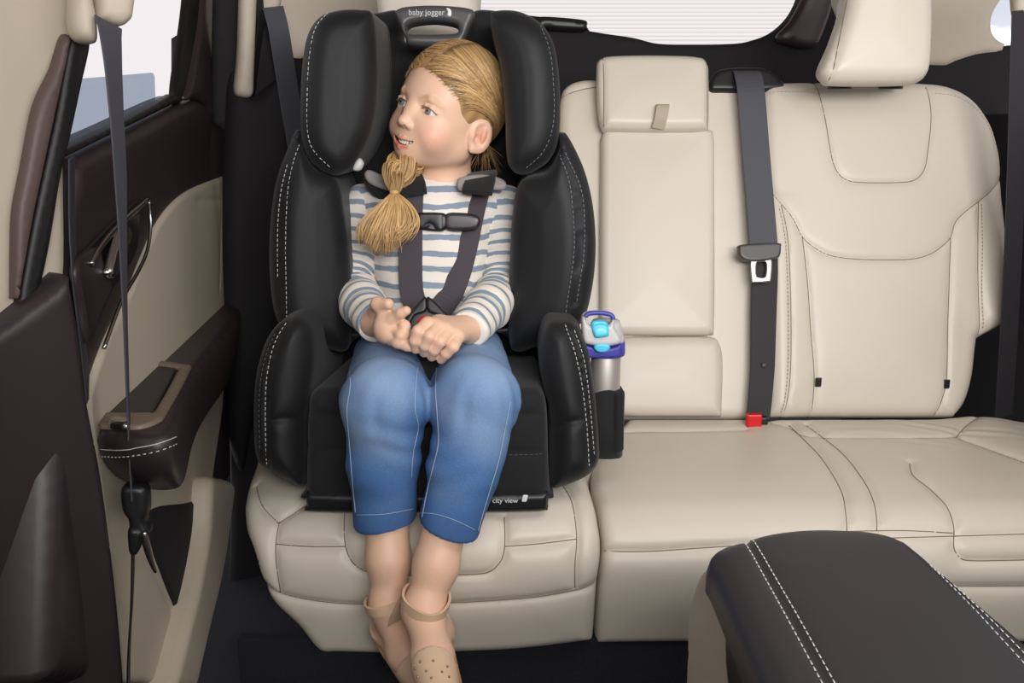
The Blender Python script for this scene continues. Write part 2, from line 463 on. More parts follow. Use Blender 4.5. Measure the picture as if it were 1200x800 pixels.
def text(name, body, O, U, V, size, m, parent, ext=.0004):
    """raised lettering as real mesh, in the plane U,V at O"""
    cu = bpy.data.curves.new(name, 'FONT'); cu.body = body; cu.size = 1; cu.extrude = 0; cu.align_x = 'CENTER'; cu.align_y = 'CENTER'
    to = bpy.data.objects.new(name, cu); C.objects.link(to); dg = bpy.context.evaluated_depsgraph_get()
    me = bpy.data.meshes.new_from_object(to.evaluated_get(dg)); bpy.data.objects.remove(to)
    U, V = nrm(U), nrm(V); N = np.cross(U, V)
    for v in me.vertices: v.co = Vector(np.array(O)+U*v.co.x*size+V*v.co.y*size+N*ext)
    return link(name, me, m, parent)

# ================================================================== the car's shell
def bx(name, lo, hi, m, parent=None, bev=.003):
    lo = np.array(lo, float); hi = np.array(hi, float); return box(name, (lo+hi)/2, hi-lo, m, parent, bev=bev)
headliner = mat('headliner_cloth', s2l(170, 162, 150), .95)
struct(bx('floor', (-.75, -.9, -.04), (1.25, 2.6, 0), carpet))
struct(bx('ceiling', (-.60, -.9, 1.22), (1.10, 2.45, 1.25), headliner))
struct(bx('wall_front', (-.75, -.93, 0), (1.25, -.9, .80), dark_side))
struct(bx('wall_left', (-.80, -.9, 0), (-.74, .80, .80), dark_side))
struct(bx('wall_right', (.98, -.9, 0), (1.02, 2.5, .86), dark_side))
struct(bx('trim_1', (-.38, 1.11, .0), (.93, 1.13, .15), carpet))                    # kick panel under the bench

# back wall: hatch trim with the rear window above it
BW = Plane((0, 2.12, .9), (0, -1, 0))
def flat(name, S, out, m, parent=None, th=.02, er=.006, cell=.012, **k): return panel(name, S, out, m, parent, th=th, er=er, cell=cell, **k)
wb = flat('wall_back', BW, [(330, 330), (330, 330), (330, 30), (330, 30), (545, 14), (640, 20), (684, 24), (686, 34), (702, 38), (742, 44), (772, 51), (815, 52), (860, 51), (882, 47), (910, 36), (932, 15), (944, -14), (948, -60), (948, -60), (1006, -60), (1006, -60), (996, 0), (984, 60), (980, 330), (980, 330)], dark_side, th=.06)
struct(wb.o)
hp = flat('hatch_pull', BW, [(630, 22), (640, 19), (684, 23), (688, 30), (684, 36), (640, 34), (630, 36)], black_pl, th=.02, er=.008, cell=.006, h0=.045)
hp.o['kind'] = 'structure'; hp.o.name = 'trim_12'
glassm = bpy.data.materials.new('defroster_glass'); glassm.use_nodes = True
nt = glassm.node_tree; N_ = nt.nodes; L_ = nt.links; bs = N_['Principled BSDF']; N_.remove(bs)
tr = N_.new('ShaderNodeBsdfTransparent'); df = N_.new('ShaderNodeBsdfTransparent'); df.inputs[0].default_value = (.93, .88, .87, 1); tr.inputs[0].default_value = (1, 1, 1, 1)
mx = N_.new('ShaderNodeMixShader'); wv = N_.new('ShaderNodeTexWave'); wv.bands_direction = 'Z'; wv.inputs['Scale'].default_value = 36
tc = N_.new('ShaderNodeTexCoord'); rp = N_.new('ShaderNodeValToRGB'); rp.color_ramp.elements[0].position = .62; rp.color_ramp.elements[1].position = .9
L_.new(tc.outputs['Object'], wv.inputs['Vector']); L_.new(wv.outputs[0], rp.inputs[0]); L_.new(rp.outputs[0], mx.inputs[0]); L_.new(tr.outputs[0], mx.inputs[1]); L_.new(df.outputs[0], mx.inputs[2])
L_.new(mx.outputs[0], N_['Material Output'].inputs[0])
struct(bx('window_1', (-.15, 2.16, .95), (.85, 2.165, 1.30), glassm, bev=.0005))
hatch_side = flat('trim_2', Plane((0, 2.06, .9), (0, -1, 0)), [(944, -60), (944, -60), (946, -14), (930, 22), (912, 44), (930, 52), (950, 56), (960, 50), (978, 0), (990, -60), (990, -60)], dark_brown, th=.03)
struct(hatch_side.o)
# cream quarter trims behind the bench
Q1 = Plane((.95, 1.95, .95), (-.35, -1, 0))
struct(flat('trim_3', Q1, [(1000, -70), (1000, -70), (1215, -70), (1215, -70), (1180, -12), (1166, 10), (1161, 27), (1166, 44), (1186, 58), (1150, 63), (1120, 72), (1110, 77), (1094, 77), (1000, 74), (1000, 74)], cream_pl, th=.02).o)
struct(flat('trim_4', Q1, [(985, 60), (985, 60), (1110, 60), (1190, 52), (1290, 40), (1290, 40), (1290, 600), (1290, 600), (985, 600), (985, 600)], dark_side, th=.02, h0=-.005).o)
tint = bpy.data.materials.new('tinted_glass'); tint.use_nodes = True
nt = tint.node_tree; N_ = nt.nodes; L_ = nt.links; N_.remove(N_['Principled BSDF'])
tr = N_.new('ShaderNodeBsdfTransparent'); tr.inputs[0].default_value = (.64, .69, .76, 1)
gl = N_.new('ShaderNodeBsdfGlossy'); gl.inputs['Roughness'].default_value = .05; gl.inputs[0].default_value = (.8, .8, .8, 1)
mx = N_.new('ShaderNodeMixShader'); mx.inputs[0].default_value = .04
L_.new(tr.outputs[0], mx.inputs[1]); L_.new(gl.outputs[0], mx.inputs[2]); L_.new(mx.outputs[0], N_['Material Output'].inputs[0])
tint2 = tint.copy(); tint2.node_tree.nodes['Transparent BSDF'].inputs[0].default_value = (.80, .84, .90, 1)
struct(flat('window_2', Q1, [(1150, -68), (1150, -68), (1260, -68), (1260, -68), (1260, 60), (1260, 60), (1186, 62), (1156, 45), (1152, 20)], tint2, th=.004, er=.001, h0=-.03).o)
# left quarter
Q2 = Plane((-.55, 1.93, .95), (.15, -1, 0))
struct(flat('trim_5', Q2, [(296, -70), (296, -70), (450, -70), (450, -70), (446, 30), (440, 62), (380, 62), (352, 68), (340, 72), (318, 66), (300, 40)], cream_pl, th=.02).o)
struct(flat('trim_6', Q2, [(200, 40), (200, 40), (330, 58), (352, 66), (380, 60), (470, 55), (470, 55), (470, 600), (470, 600), (200, 600), (200, 600)], dark_side, th=.02, h0=-.005).o)

# ================================================================== left rear door
DP = Plane((-.455, 1.0, .5), (1, .105, 0))
door = thing('door_1', '', ''); del door['label']; del door['category']; struct(door)
flat('door_card', DP, [(78, 187), (78, 187), (84, 182), (150, 150), (216, 116), (232, 116), (262, 142), (270, 180), (270, 230), (272, 560), (272, 560), (238, 640), (205, 800), (205, 800), (150, 800), (60, 800), (60, 800)], dark_brown, door, th=.05, er=.02, cell=.008,
     extra=lambda q: .010*np.exp(-((q[:, 1]-.30-.12*q[:, 0])/.05)**2))
flat('window_seal', DP, [(80, 185), (80, 185), (150, 150), (213, 119), (213, 119), (208, 110), (208, 110), (150, 142), (80, 175), (80, 175)], rubber, door, th=.015, er=.005, cell=.005, h0=.008, smooth=False)
flat('window_frame', DP, [(225, -60), (225, -60), (218, 20), (206, 110), (216, 120), (226, 95), (238, 20), (246, -60), (246, -60)], rubber, door, th=.010, er=.006, cell=.005, h0=.004)
flat('pillar_trim', DP, [(242, -60), (242, -60), (238, 20), (224, 100), (217, 117), (232, 117), (244, 124), (252, 136), (262, 60), (268, -60), (268, -60)], dark_brown, door, th=.012, er=.006, cell=.006, h0=.012)
gp = flat('window_glass', DP, [(78, 93), (78, 93), (100, 92), (182, 85), (182, 85), (184, 140), (184, 140), (60, 200), (60, 200)], tint, door, th=.004, er=.001, cell=.01, h0=-.016, smooth=False)
cream_door = flat('door_insert', DP, [(106, 482), (109, 450), (126, 400), (152, 345), (171, 298), (187, 262), (207, 236), (230, 220), (266, 206), (266, 206), (266, 345), (266, 345), (262, 470), (250, 560), (244, 640), (222, 738), (206, 800), (206, 800), (150, 800), (150, 800), (134, 690), (118, 570)], cream_pl, door, th=.012, er=.004, cell=.005, h0=.006,
     seams=[[(160, 665), (176, 668), (188, 684), (205, 720), (216, 745)], [(232, 236), (256, 235), (260, 246), (258, 340)]], sd=.003, sw=.003)
flat('door_pocket', DP, [(176, 606), (186, 594), (215, 590), (250, 587), (246, 630), (234, 690), (221, 737), (205, 705), (190, 668), (180, 640)], dark_side, door, th=.01, er=.003, cell=.005, h0=.0095)
flat('sill_trim', DP, [(250, 562), (262, 560), (276, 566), (274, 600), (264, 670), (248, 740), (232, 810), (232, 810), (204, 810), (204, 810), (222, 738), (236, 680), (246, 620)], cream_pl, door, th=.05, er=.014, cell=.005, h0=.035)
# handle: recess, chrome frame, lever and switch plate
flat('handle_recess', DP, [(94, 306), (128, 266), (162, 234), (165, 240), (162, 290), (150, 318), (128, 350), (110, 395), (103, 380), (96, 340)], black_pl, door, th=.004, er=.002, cell=.004, h0=.006)
flat('switch_plate', DP, [(92, 310), (115, 290), (122, 305), (133, 338), (120, 370), (106, 402), (98, 360)], dark_brown, door, th=.008, er=.003, cell=.004, h0=.011)
def dpt(pts, h): q = catmull(np.array([DP.inv(*p) for p in pts]), False, 8); return DP.pt(q, np.full(len(q), h))
tubes('handle_bezel', [dpt([(92, 310), (105, 288), (128, 262), (162, 233)], .012)], .0035, chrome, door)
tubes('handle_bezel', [dpt([(163, 236), (165, 262), (161, 293), (150, 318), (130, 352), (108, 408)], .012)], .0022, chrome, door)
flat('door_handle', DP, [(131, 315), (146, 262), (152, 262), (156, 275), (152, 290), (146, 300), (138, 325)], chrome, door, th=.008, er=.004, cell=.003, h0=.020)
# armrest: a shelf out of the door with its leather end
AR = Plane((-.45, 1.2, .53), (0, 0, 1), (0, 1, 0))
arm = flat('armrest', AR, [(113, 502), (113, 502), (126, 462), (158, 418), (200, 383), (250, 350), (278, 345), (278, 372), (240, 420), (222, 452), (208, 498), (190, 512), (150, 512)], dark_brown, door, th=.085, er=.012, cell=.005, taper=.22, seams=[])
flat('armrest_tray', AR, [(116, 496), (116, 496), (158, 420), (166, 419), (218, 426), (221, 432), (196, 478), (186, 490), (160, 498)], mat('taupe_plastic', s2l(120, 104, 90), .45), door, th=.006, er=.002, cell=.003, h0=.005,
     hole=[[(124, 481), (126, 482), (176, 482), (182, 479), (208, 434), (208, 429), (168, 424), (162, 426)]])
flat('tray_well', AR, [(122, 484), (162, 423), (210, 428), (182, 484)], black_pl, door, th=.004, er=.001, cell=.004, h0=.0015, smooth=False)
flat('window_switch', AR, [(127, 493), (131, 487), (150, 488), (150, 495)], chrome, door, th=.008, er=.003, cell=.0025, h0=.009)
ta = bvh(arm.o)
for dy in (0, 8):
    Pl = [on(ta, x, y+dy, .0012) for x, y in catmull([(118, 526), (140, 527), (160, 525), (185, 520), (206, 512)], False, 8)]
    Pl = [p for p in Pl if p is not None]
    if len(Pl) > 3:
        Pl = resample(smoothP(Pl, 2), .0035); tubes('stitch_thread', [Pl[i:i+2] for i in range(0, len(Pl)-1, 2)] if dy else [Pl], .0006, thread, door, 4)
# C pillar: black seal, cream guide strip, dark cloth side
CP = Plane((-.50, 1.55, .7), (.45, -1, 0))
struct(flat('trim_7', CP, [(252, -60), (252, -60), (250, 136), (266, 150), (268, 240), (272, 560), (268, 700), (245, 830), (245, 830), (400, 830), (400, 830), (400, 60), (400, 60), (330, 60), (308, -60), (308, -60)], dark_side, th=.02, er=.004, h0=-.01).o)
struct(flat('trim_8', CP, [(284, -60), (284, -60), (280, 60), (276, 104), (283, 113), (297, 111), (299, 80), (304, -60), (304, -60)], cream_pl, th=.03, er=.012, cell=.005, h0=.035).o)
struct(flat('trim_9', CP, [(268, 108), (300, 112), (316, 100), (332, 96), (352, 140), (348, 170), (340, 350), (300, 500), (285, 560), (268, 470)], dark_side, th=.05, er=.03, cell=.008, h0=.02).o)

# near pillar on the left: cream upper, seals, dark lower trim
BP = Plane((-.45, .86, .8), (.85, -.5, 0))
struct(flat('trim_10', BP, [(-60, -80), (-60, -80), (60, -80), (112, -80), (112, -80), (104, 20), (86, 100), (84, 180), (84, 330), (60, 345), (-60, 420), (-60, 420)], cream_pl, th=.03, er=.012, cell=.008,
     extra=lambda q: -.004*np.exp(-((q[:, 0]-.02)/.03)**2)).o)
seal = flat('window_seal', BP, [(84, 46), (96, 44), (108, 50), (98, 100), (84, 165), (74, 205), (60, 290), (47, 340), (22, 368), (24, 350), (40, 262), (54, 195), (68, 130)], rubber, None, th=.012, er=.004, cell=.004, h0=.010); seal.o.name = 'trim_13'; struct(seal.o)
s2 = flat('x', BP, [(78, 43), (86, 48), (69, 130), (55, 195), (41, 262), (25, 352), (20, 366), (20, 300), (22, 247), (31, 200), (46, 125), (66, 80)], mat('brown_trim', s2l(92, 74, 70), .5), None, th=.012, er=.005, cell=.004, h0=.014); s2.o.name = 'trim_14'; struct(s2.o)
low = flat('trim_11', BP, [(-60, 420), (-60, 420), (0, 382), (40, 350), (80, 318), (80, 318), (94, 395), (103, 470), (120, 560), (136, 680), (146, 800), (148, 860), (148, 860), (-60, 860), (-60, 860)], dark_brown, th=.05, er=.014, cell=.005, h0=.022,
     seams=[[(-20, 746), (20, 706), (48, 682), (66, 676), (66, 700), (46, 730), (5, 768), (-20, 785)]], sd=.007, sw=.012,
     extra=lambda q: .008*np.exp(-((q[:, 0]-.0)/.045)**2))
struct(low.o)

# ================================================================== rear bench
seat = thing('rear_bench_seat', 'cream leather rear bench seat of the car with stitched cushions and headrests', 'car seat', (.27, 1.3, .0))
BK = Plane((.27, 1.50, .34), (0, -.59, .205), (0, .205, .59))
CU = Profile([(1.60, .345), (1.50, .340), (1.40, .335), (1.22, .337), (1.145, .333), (1.105, .312), (1.088, .275), (1.092, .215), (1.105, .145), (1.108, .10)])
c1 = panel('center_backrest', BK, [(657, 492), (657, 492), (656, 300), (656, 150), (658, 112), (664, 98), (680, 91), (700, 90), (700, 90), (830, 92), (898, 92), (905, 96), (905, 200), (905, 492), (905, 492)], cream, seat, line=cream_groove, th=.09, er=.02, cell=.004,
     seams=[[(657, 112), (690, 103), (705, 103)], [(834, 104), (880, 104)]], sd=.0015, sw=.003)
panel('fold_down_armrest', BK, [(704, 395), (704, 300), (705, 180), (706, 158), (716, 149), (770, 148), (828, 149), (838, 157), (839, 200), (839, 375), (834, 389), (820, 392), (722, 391), (708, 388)], cream, seat, line=cream_groove, th=.03, er=.014, cell=.003, h0=.028, bulge=.006, bw=.05)
panel('lower_pad', BK, [(700, 394), (700, 394), (750, 393), (830, 393), (846, 402), (850, 430), (848, 488), (848, 488), (700, 488), (700, 488)], cream, seat, line=cream_groove, th=.03, er=.02, cell=.003, h0=.022, bulge=.006)
hr = panel('center_headrest', BK, [(700, 80), (703, 66), (718, 62), (770, 61), (818, 63), (831, 70), (833, 90), (833, 140), (828, 149), (790, 151), (720, 150), (706, 146), (701, 120)], cream, seat, line=cream_groove, th=.07, er=.018, cell=.003, taper=.15, h0=.050, bulge=.004,
     seams=[[(707, 66), (708, 100), (708, 146)], [(829, 68), (830, 100), (830, 146)]], sd=.003, sw=.003)
tabP = [hr.S.pt(np.array([hr.S.inv(x, y)]), np.array([h]))[0] for x, y, h in [(776, 124, .004), (776, 124.5, .012), (775, 130, .016), (773, 142, .013), (771, 151, .002)]]
ribbon('pull_tab', smoothP(resample(tabP, .004), 2), (1, 0, 0), .022, .0016, mat('tab_webbing', s2l(178, 166, 146), .8), hr.o)
# right outboard backrest
seamsR = [[(957, 95), (965, 135), (972, 180), (978, 200), (988, 211), (1005, 215), (1055, 215), (1072, 211), (1081, 200), (1085, 180), (1090, 135), (1087, 100)],
          [(897, 212), (912, 235), (928, 256), (939, 278), (955, 292), (975, 301), (1010, 305), (1060, 305), (1085, 300), (1101, 290), (1112, 279), (1117, 262), (1128, 250), (1145, 237), (1162, 223), (1177, 206)],
          [(939, 278), (945, 330), (949, 390), (953, 440), (952, 489)], [(1112, 279), (1110, 340), (1109, 430), (1107, 455), (1099, 486)],
          [(915, 240), (921, 275), (924, 330), (925, 400), (923, 450), (917, 489)], [(1145, 237), (1143, 290), (1144, 350), (1148, 392)]]
rb = panel('outboard_backrest', BK, [(897, 489), (897, 489), (896, 300), (893, 130), (896, 104), (908, 94), (960, 92), (1040, 93), (1085, 93), (1118, 98), (1145, 113), (1164, 138), (1174, 165), (1179, 200), (1180, 290), (1179, 368), (1174, 380), (1152, 394), (1148, 402), (1144, 440), (1136, 470), (1124, 487), (1118, 489)], cream, seat, line=cream_groove, th=.10, er=.026, cell=.003, h0=.014, bulge=.012, bw=.06,
     seams=seamsR, sd=.005, sw=.0035,
     extra=lambda q: .018*np.exp(-((q[:, 0]-.60)/.05)**2)*np.clip((.40-q[:, 1])/.1, 0, 1)+.012*np.exp(-((q[:, 0]-.20)/.03)**2)*np.clip((.40-q[:, 1])/.1, 0, 1))
stitch(rb, [(912, 245), (917, 275), (920, 330), (921, 400), (919, 450), (914, 485)], seat, cream_groove)
stitch(rb, [(1148, 240), (1147, 290), (1147, 350), (1151, 388)], seat, cream_groove)
stitch(rb, [(1095, 110), (1118, 113), (1140, 124), (1158, 145), (1168, 170)], seat, thread_cream)
stitch(rb, [(902, 108), (930, 108), (955, 109)], seat, thread_cream)
for x, y in [(957, 448), (1108, 450)]:
    q = np.array([BK.inv(x, y)]); q = np.array([rb.S.inv(x, y)]); p = rb.S.pt(q, rb.h(q)+.003)[0]
    box('seat_tag', p, (.010, .004, .016), black_pl, seat, bev=.001)
# right headrest on two posts
hr2 = panel('outboard_headrest', Plane(BK.O+BK.N*.07, (0, -1, .12), (0, .12, 1)), [(988, -45), (996, -5), (983, 40), (969, 72), (966, 84), (972, 93), (984, 97), (1060, 97), (1084, 93), (1095, 78), (1098, 40), (1098, -5), (1094, -50), (1040, -60)], cream, seat, line=cream_groove, th=.10, er=.025, cell=.004, bulge=.008, taper=.32,
     seams=[[(1004, -50), (997, 0), (985, 50), (975, 92)]], sd=.003, sw=.003)
for x in (984, 1044):
    p = W(x, 100, 1.64)
    lathe('headrest_guide', [(.001, 0), (.017, .0), (.017, .006), (.012, .010), (.001, .010)], p-np.array([0, 0, .006]), black_pl, seat, 20, sx=1.2)
    tubes('headrest_post', [[p, p+np.array([0, 0.005, .05])]], .0065, chrome, seat, 12)
# left outboard backrest and headrest (behind the child seat)
panel('outboard_backrest', BK, [(330, 489), (330, 489), (338, 440), (338, 390), (332, 360), (334, 200), (342, 140), (356, 112), (390, 100), (480, 96), (620, 97), (648, 102), (655, 115), (655, 300), (655, 489), (655, 489)], cream, seat, line=cream_groove, th=.10, er=.026, cell=.006, h0=.008, bulge=.01)
panel('outboard_headrest', Plane(BK.O+BK.N*.05, (0, -1, .12), (0, .12, 1)), [(442, -50), (440, 10), (446, 50), (450, 84), (460, 94), (545, 95), (556, 84), (562, 40), (561, 5), (556, -50), (500, -60)], cream, seat, line=cream_groove, th=.09, er=.025, cell=.006, bulge=.008)

# cushions
crs = [[(706, 646), (760, 646), (835, 641), (990, 632), (1240, 624)], [(925, 496), (958, 530), (984, 570), (991, 598), (992, 640)], [(945, 496), (985, 528), (1014, 565), (1026, 595), (1028, 622)],
       [(730, 504), (800, 505), (873, 503)], [(900, 492), (925, 500), (960, 512), (1120, 512)],
       [(1066, 542), (1070, 556), (1090, 572), (1110, 593), (1118, 616), (1118, 640), (1124, 652), (1140, 657), (1240, 655)],
       [(1120, 512), (1132, 500), (1146, 492)], [(1120, 512), (1160, 528), (1240, 560)], [(990, 622), (1060, 621), (1117, 624)], [(1060, 686), (1150, 687), (1340, 686)]]
def wrink(q):
    a = .0016*np.exp(-((q[:, 0]-.70)/.13)**2-((q[:, 1]+.17)/.05)**2)*np.sin(q[:, 1]*190+5*np.sin(q[:, 0]*17)+60*q[:, 0])*(.5+.5*np.sin(q[:, 0]*41+q[:, 1]*60))
    return a+.010*np.exp(-((q[:, 0]-.82)/.05)**2)*np.clip((q[:, 1]+.45)/.1, 0, 1)
panel('seat_cushion', CU, [(735, 489), (735, 489), (900, 489), (1128, 489), (1160, 492), (1217, 494), (1217, 494), (1300, 600), (1378, 757), (1378, 757), (1100, 757), (805, 757), (698, 758), (698, 758), (702, 700), (707, 645), (703, 600), (692, 556), (700, 528), (722, 504)], cream, seat, line=cream_groove, th=.06, er=.016, cell=.004, seams=crs, sd=.006, sw=.0045, bulge=.004, extra=wrink)
panel('seat_cushion', CU, [(310, 505), (340, 492), (640, 489), (720, 489), (720, 505), (692, 540), (690, 556), (701, 600), (705, 645), (700, 700), (696, 757), (696, 757), (600, 768), (480, 772), (400, 771), (371, 768), (345, 738), (318, 712), (306, 690), (296, 655), (287, 620), (285, 595), (288, 568), (298, 540)], cream, seat, line=cream_groove, th=.06, er=.022, cell=.003, h0=.012,
      seams=[[(306, 690), (350, 702), (405, 708), (480, 708), (550, 706), (630, 700), (697, 689)], [(327, 610), (322, 640), (324, 670), (328, 696)], [(300, 565), (306, 588), (326, 612)], [(322, 637), (360, 640), (405, 640)],
             [(404, 596), (404, 636), (412, 658), (432, 671), (470, 674), (560, 673), (582, 664), (591, 645), (591, 605)], [(592, 640), (630, 637), (676, 631)], [(655, 560), (670, 585), (676, 631), (674, 660), (674, 690)], [(326, 612), (345, 600), (357, 592)]], sd=.006, sw=.0045, bulge=.004)

# ================================================================== centre console
con = thing('center_console', 'front center console with a black leather lid, double white stitching and cream side', 'console', (.27, .6, 0))
CT = Profile([(.815, .40), (.805, .452), (.780, .482), (.73, .491), (.60, .488), (.45, .482), (.25, .474)])
ct = panel('console_lid', CT, [(829, 648), (836, 636), (862, 627), (900, 619), (945, 615.5), (1000, 616.5), (1035, 620), (1062, 627), (1085, 641), (1203, 740), (1340, 855), (1480, 972), (1480, 972), (980, 990), (980, 990), (920, 860), (872, 745), (838, 665)], console_m, con, th=.035, er=.020, cell=.003, bulge=.003,
     seams=[[(872, 622), (873, 627), (900, 676), (969, 800), (1075, 990)], [(1060, 621), (1065, 627), (1132, 697), (1200, 769), (1300, 875), (1405, 985)]], sd=.0025, sw=.003)
for l_ in ([(868, 626), (892, 669), (926, 731), (963, 800), (1008, 884)], [(878, 625), (904, 670), (939, 731), (977, 800), (1022, 882)],
           [(1059, 624), (1094, 661), (1145, 716), (1199, 776), (1290, 875)], [(1068, 627), (1105, 664), (1155, 716), (1206, 770), (1300, 869)]):
    stitch(ct, l_, con, r=.0006)
SX = .150
panel('console_side', Plane((SX+.029, .6, .3), (-1, -.03, 0)), [(829, 664), (842, 700), (880, 800), (960, 1100), (960, 1100), (790, 1100), (790, 1100), (803, 800), (806, 720), (815, 680)], cream_pl, con, th=.02, er=.008, cell=.004)
bx('console_body', (SX+.03, .20, .0), (.385, .765, .43), dark_brown, con, bev=.02)
panel('hinge_cover', Plane((SX+.022, .6, .38), (-1, -.03, 0)), [(849, 735), (856, 727), (872, 800), (900, 900), (900, 900), (868, 900), (868, 900), (850, 790)], black_pl, con, th=.02, er=.006, cell=.003)

# ================================================================== seat belts of the car
bt = thing('center_seat_belt', 'grey lap and shoulder belt hanging flat over the cream backrest beside the center headrest', 'seat belt', tuple(W(888, 300, 1.5)))
def onB(x, y, h): return BK.pt(np.array([BK.inv(x, y)]), np.array([h]))[0]
lp = [onB(x, y, h) for x, y, h in [(889, 300, .036), (887, 270, .034), (884, 230, .032), (879, 170, .032), (874, 110, .034), (872, 88, .022), (872, 82, -.01)]]
ribbon('shoulder_webbing', smoothP(resample(lp, .008), 3), (1, 0, 0), .049, .0016, web_m, bt)
lp = [onB(x, y, h) for x, y, h in [(893, 302, .026), (891, 340, .026), (890, 380, .026), (889, 430, .026), (886, 470, .026), (884, 488, .026)]]
ribbon('lap_webbing', smoothP(resample(lp, .008), 3), (1, 0, 0), np.linspace(.047, .040, len(resample(lp, .008))), .0016, mat('black_webbing', s2l(38, 36, 40), .7, bump=('noise', 1500, .3, .0004)), bt)
tp = Plane(onB(891, 297, .046), BK.N, BK.V)
panel('latch_housing', tp, [(866, 291), (870, 286), (912, 284), (916, 289), (914, 300), (904, 304), (880, 306), (868, 301)], grey_pl, bt, th=.012, er=.004, cell=.002)
panel('latch_tongue', tp, [(880, 303), (881, 328), (884, 331), (901, 330), (904, 327), (904, 302), (890, 300)], chrome, bt, th=.003, er=.001, cell=.0018, h0=-.004, hole=[[(887, 309), (887, 322), (890, 324), (897, 323), (898, 308), (892, 307)]])
lathe('button_stop', [(.0005, 0), (.005, 0), (.004, .002), (.0005, .0025)], onB(890, 429, .028), grey_pl, bt, 16, axis=BK.N)
panel('belt_slot', BK, [(833, 104), (835, 88), (850, 79), (895, 78), (915, 90), (920, 102), (900, 106), (850, 106)], black_pl, seat, th=.05, er=.008, cell=.004, h0=.012)
bk = thing('belt_buckle', 'short red seat belt buckle standing in the gap of the cream seat cushion', 'buckle', tuple(W(883, 500, 1.47)))
Pb = W(883, 497, 1.46)
box('release_button', Pb+np.array([0, 0, .002]), (.026, .012, .034), red_m, bk, R=None, bev=.003)
box('buckle_body', Pb+np.array([.008, .010, -.006]), (.036, .014, .034), black_pl, bk, bev=.003)

# front-left belt on the near pillar
fb = thing('front_seat_belt', 'dark front seat belt hanging down from the cream ring on the near left pillar', 'seat belt', tuple(W(150, 590, .88)))
P0 = W(128, 30, .90)
ringpts = lambda *L: [W(x, y, Y) for x, y, Y in L]
RP = Plane(W(112, 30, .885), (.6, -.8, 0))
panel('ring_cover', RP, [(92, -50), (86, 10), (88, 34), (96, 46), (112, 50), (118, 44), (117, 20), (112, -10), (114, -50)], cream_pl, fb, th=.03, er=.014, cell=.003, h0=.012)
panel('ring_cover', RP, [(120, -50), (116, 14), (124, 24), (143, 29), (154, 24), (160, 10), (162, -50)], cream_pl, fb, th=.03, er=.012, cell=.003, h0=.004)
a = [(127, 26, .89, 25), (129, 36, .885, 22), (133, 80, .88, 18), (137, 140, .88, 15), (141, 200, .88, 14), (144, 280, .88, 10), (147, 380, .885, 6), (150, 470, .89, 5), (153, 545, .89, 5), (156, 580, .89, 6)]
Pa = np.array([W(x, y, Y) for x, y, Y, _ in a]); Pr = smoothP(resample(Pa, .01), 4)
tt = np.r_[0, np.cumsum(np.linalg.norm(np.diff(Pa, axis=0), axis=1))]; tr_ = np.linspace(0, tt[-1], len(Pr)); wpx = np.interp(tr_, tt, [q[3] for q in a])
ang = np.arccos(np.clip(wpx*.00093/.036, 0, .98)); vd = np.array([-.455, .89, 0]); pd_ = np.array([.89, .455, 0]); Wd = np.cos(ang)[:, None]*pd_+np.sin(ang)[:, None]*vd
ribbon('shoulder_webbing', Pr, Wd, .036, .0016, web_m, fb)
a = [(156, 640, .89), (155, 700, .885), (151, 760, .88), (150, 830, .87)]
ribbon('lap_webbing', smoothP(resample([W(*q) for q in a], .01), 2), (-.30, .89, 0), .040, .0016, rubber, fb)
a = [(84, 185, .90), (84, 260, .90), (88, 330, .90), (97, 400, .90), (104, 466, .90)]
ribbon('return_webbing', smoothP(resample([W(*q) for q in a], .01), 2), (-.30, .89, 0), .042, .0016, web_m, fb)
LP = Plane(W(157, 610, .875), (.2, -1, .1))
panel('latch_housing', LP, [(140, 578), (146, 570), (165, 570), (172, 578), (173, 600), (170, 612), (175, 625), (168, 632), (152, 630), (149, 612), (142, 600)], black_pl, fb, th=.02, er=.007, cell=.0025)
panel('latch_housing', LP, [(150, 620), (165, 622), (166, 634), (160, 650), (152, 652), (149, 640)], black_pl, fb, th=.015, er=.005, cell=.0025, h0=.003)
panel('latch_tongue', LP, [(165, 628), (172, 626), (182, 664), (184, 669), (180, 671), (170, 650)], chrome, fb, th=.003, er=.001, cell=.002)
# rear-left belt
rl = thing('rear_left_seat_belt', 'grey belt webbing hanging from the cream ring behind the child seat on the left', 'seat belt', tuple(W(350, 160, 1.6)))
RL = Plane(W(312, 10, 1.60), (.3, -1, 0))
panel('ring_cover', RL, [(303, -8), (306, -20), (322, -22), (330, -8), (328, 8), (318, 18), (306, 22), (303, 10)], cream_pl, rl, th=.03, er=.012, cell=.003)
a = [(320, 8, 1.585), (326, 30, 1.585), (334, 80, 1.585), (341, 125, 1.585), (348, 165, 1.59), (352, 200, 1.60)]
ribbon('shoulder_webbing', smoothP(resample([W(*q) for q in a], .01), 2), (.75, .65, 0), .038, .0016, web_m, rl)
a = [(311, 20, 1.60), (307, 60, 1.60), (303, 110, 1.60), (300, 150, 1.61)]
ribbon('return_webbing', smoothP(resample([W(*q) for q in a], .01), 2), (.3, .95, 0), .042, .0016, rubber, rl)
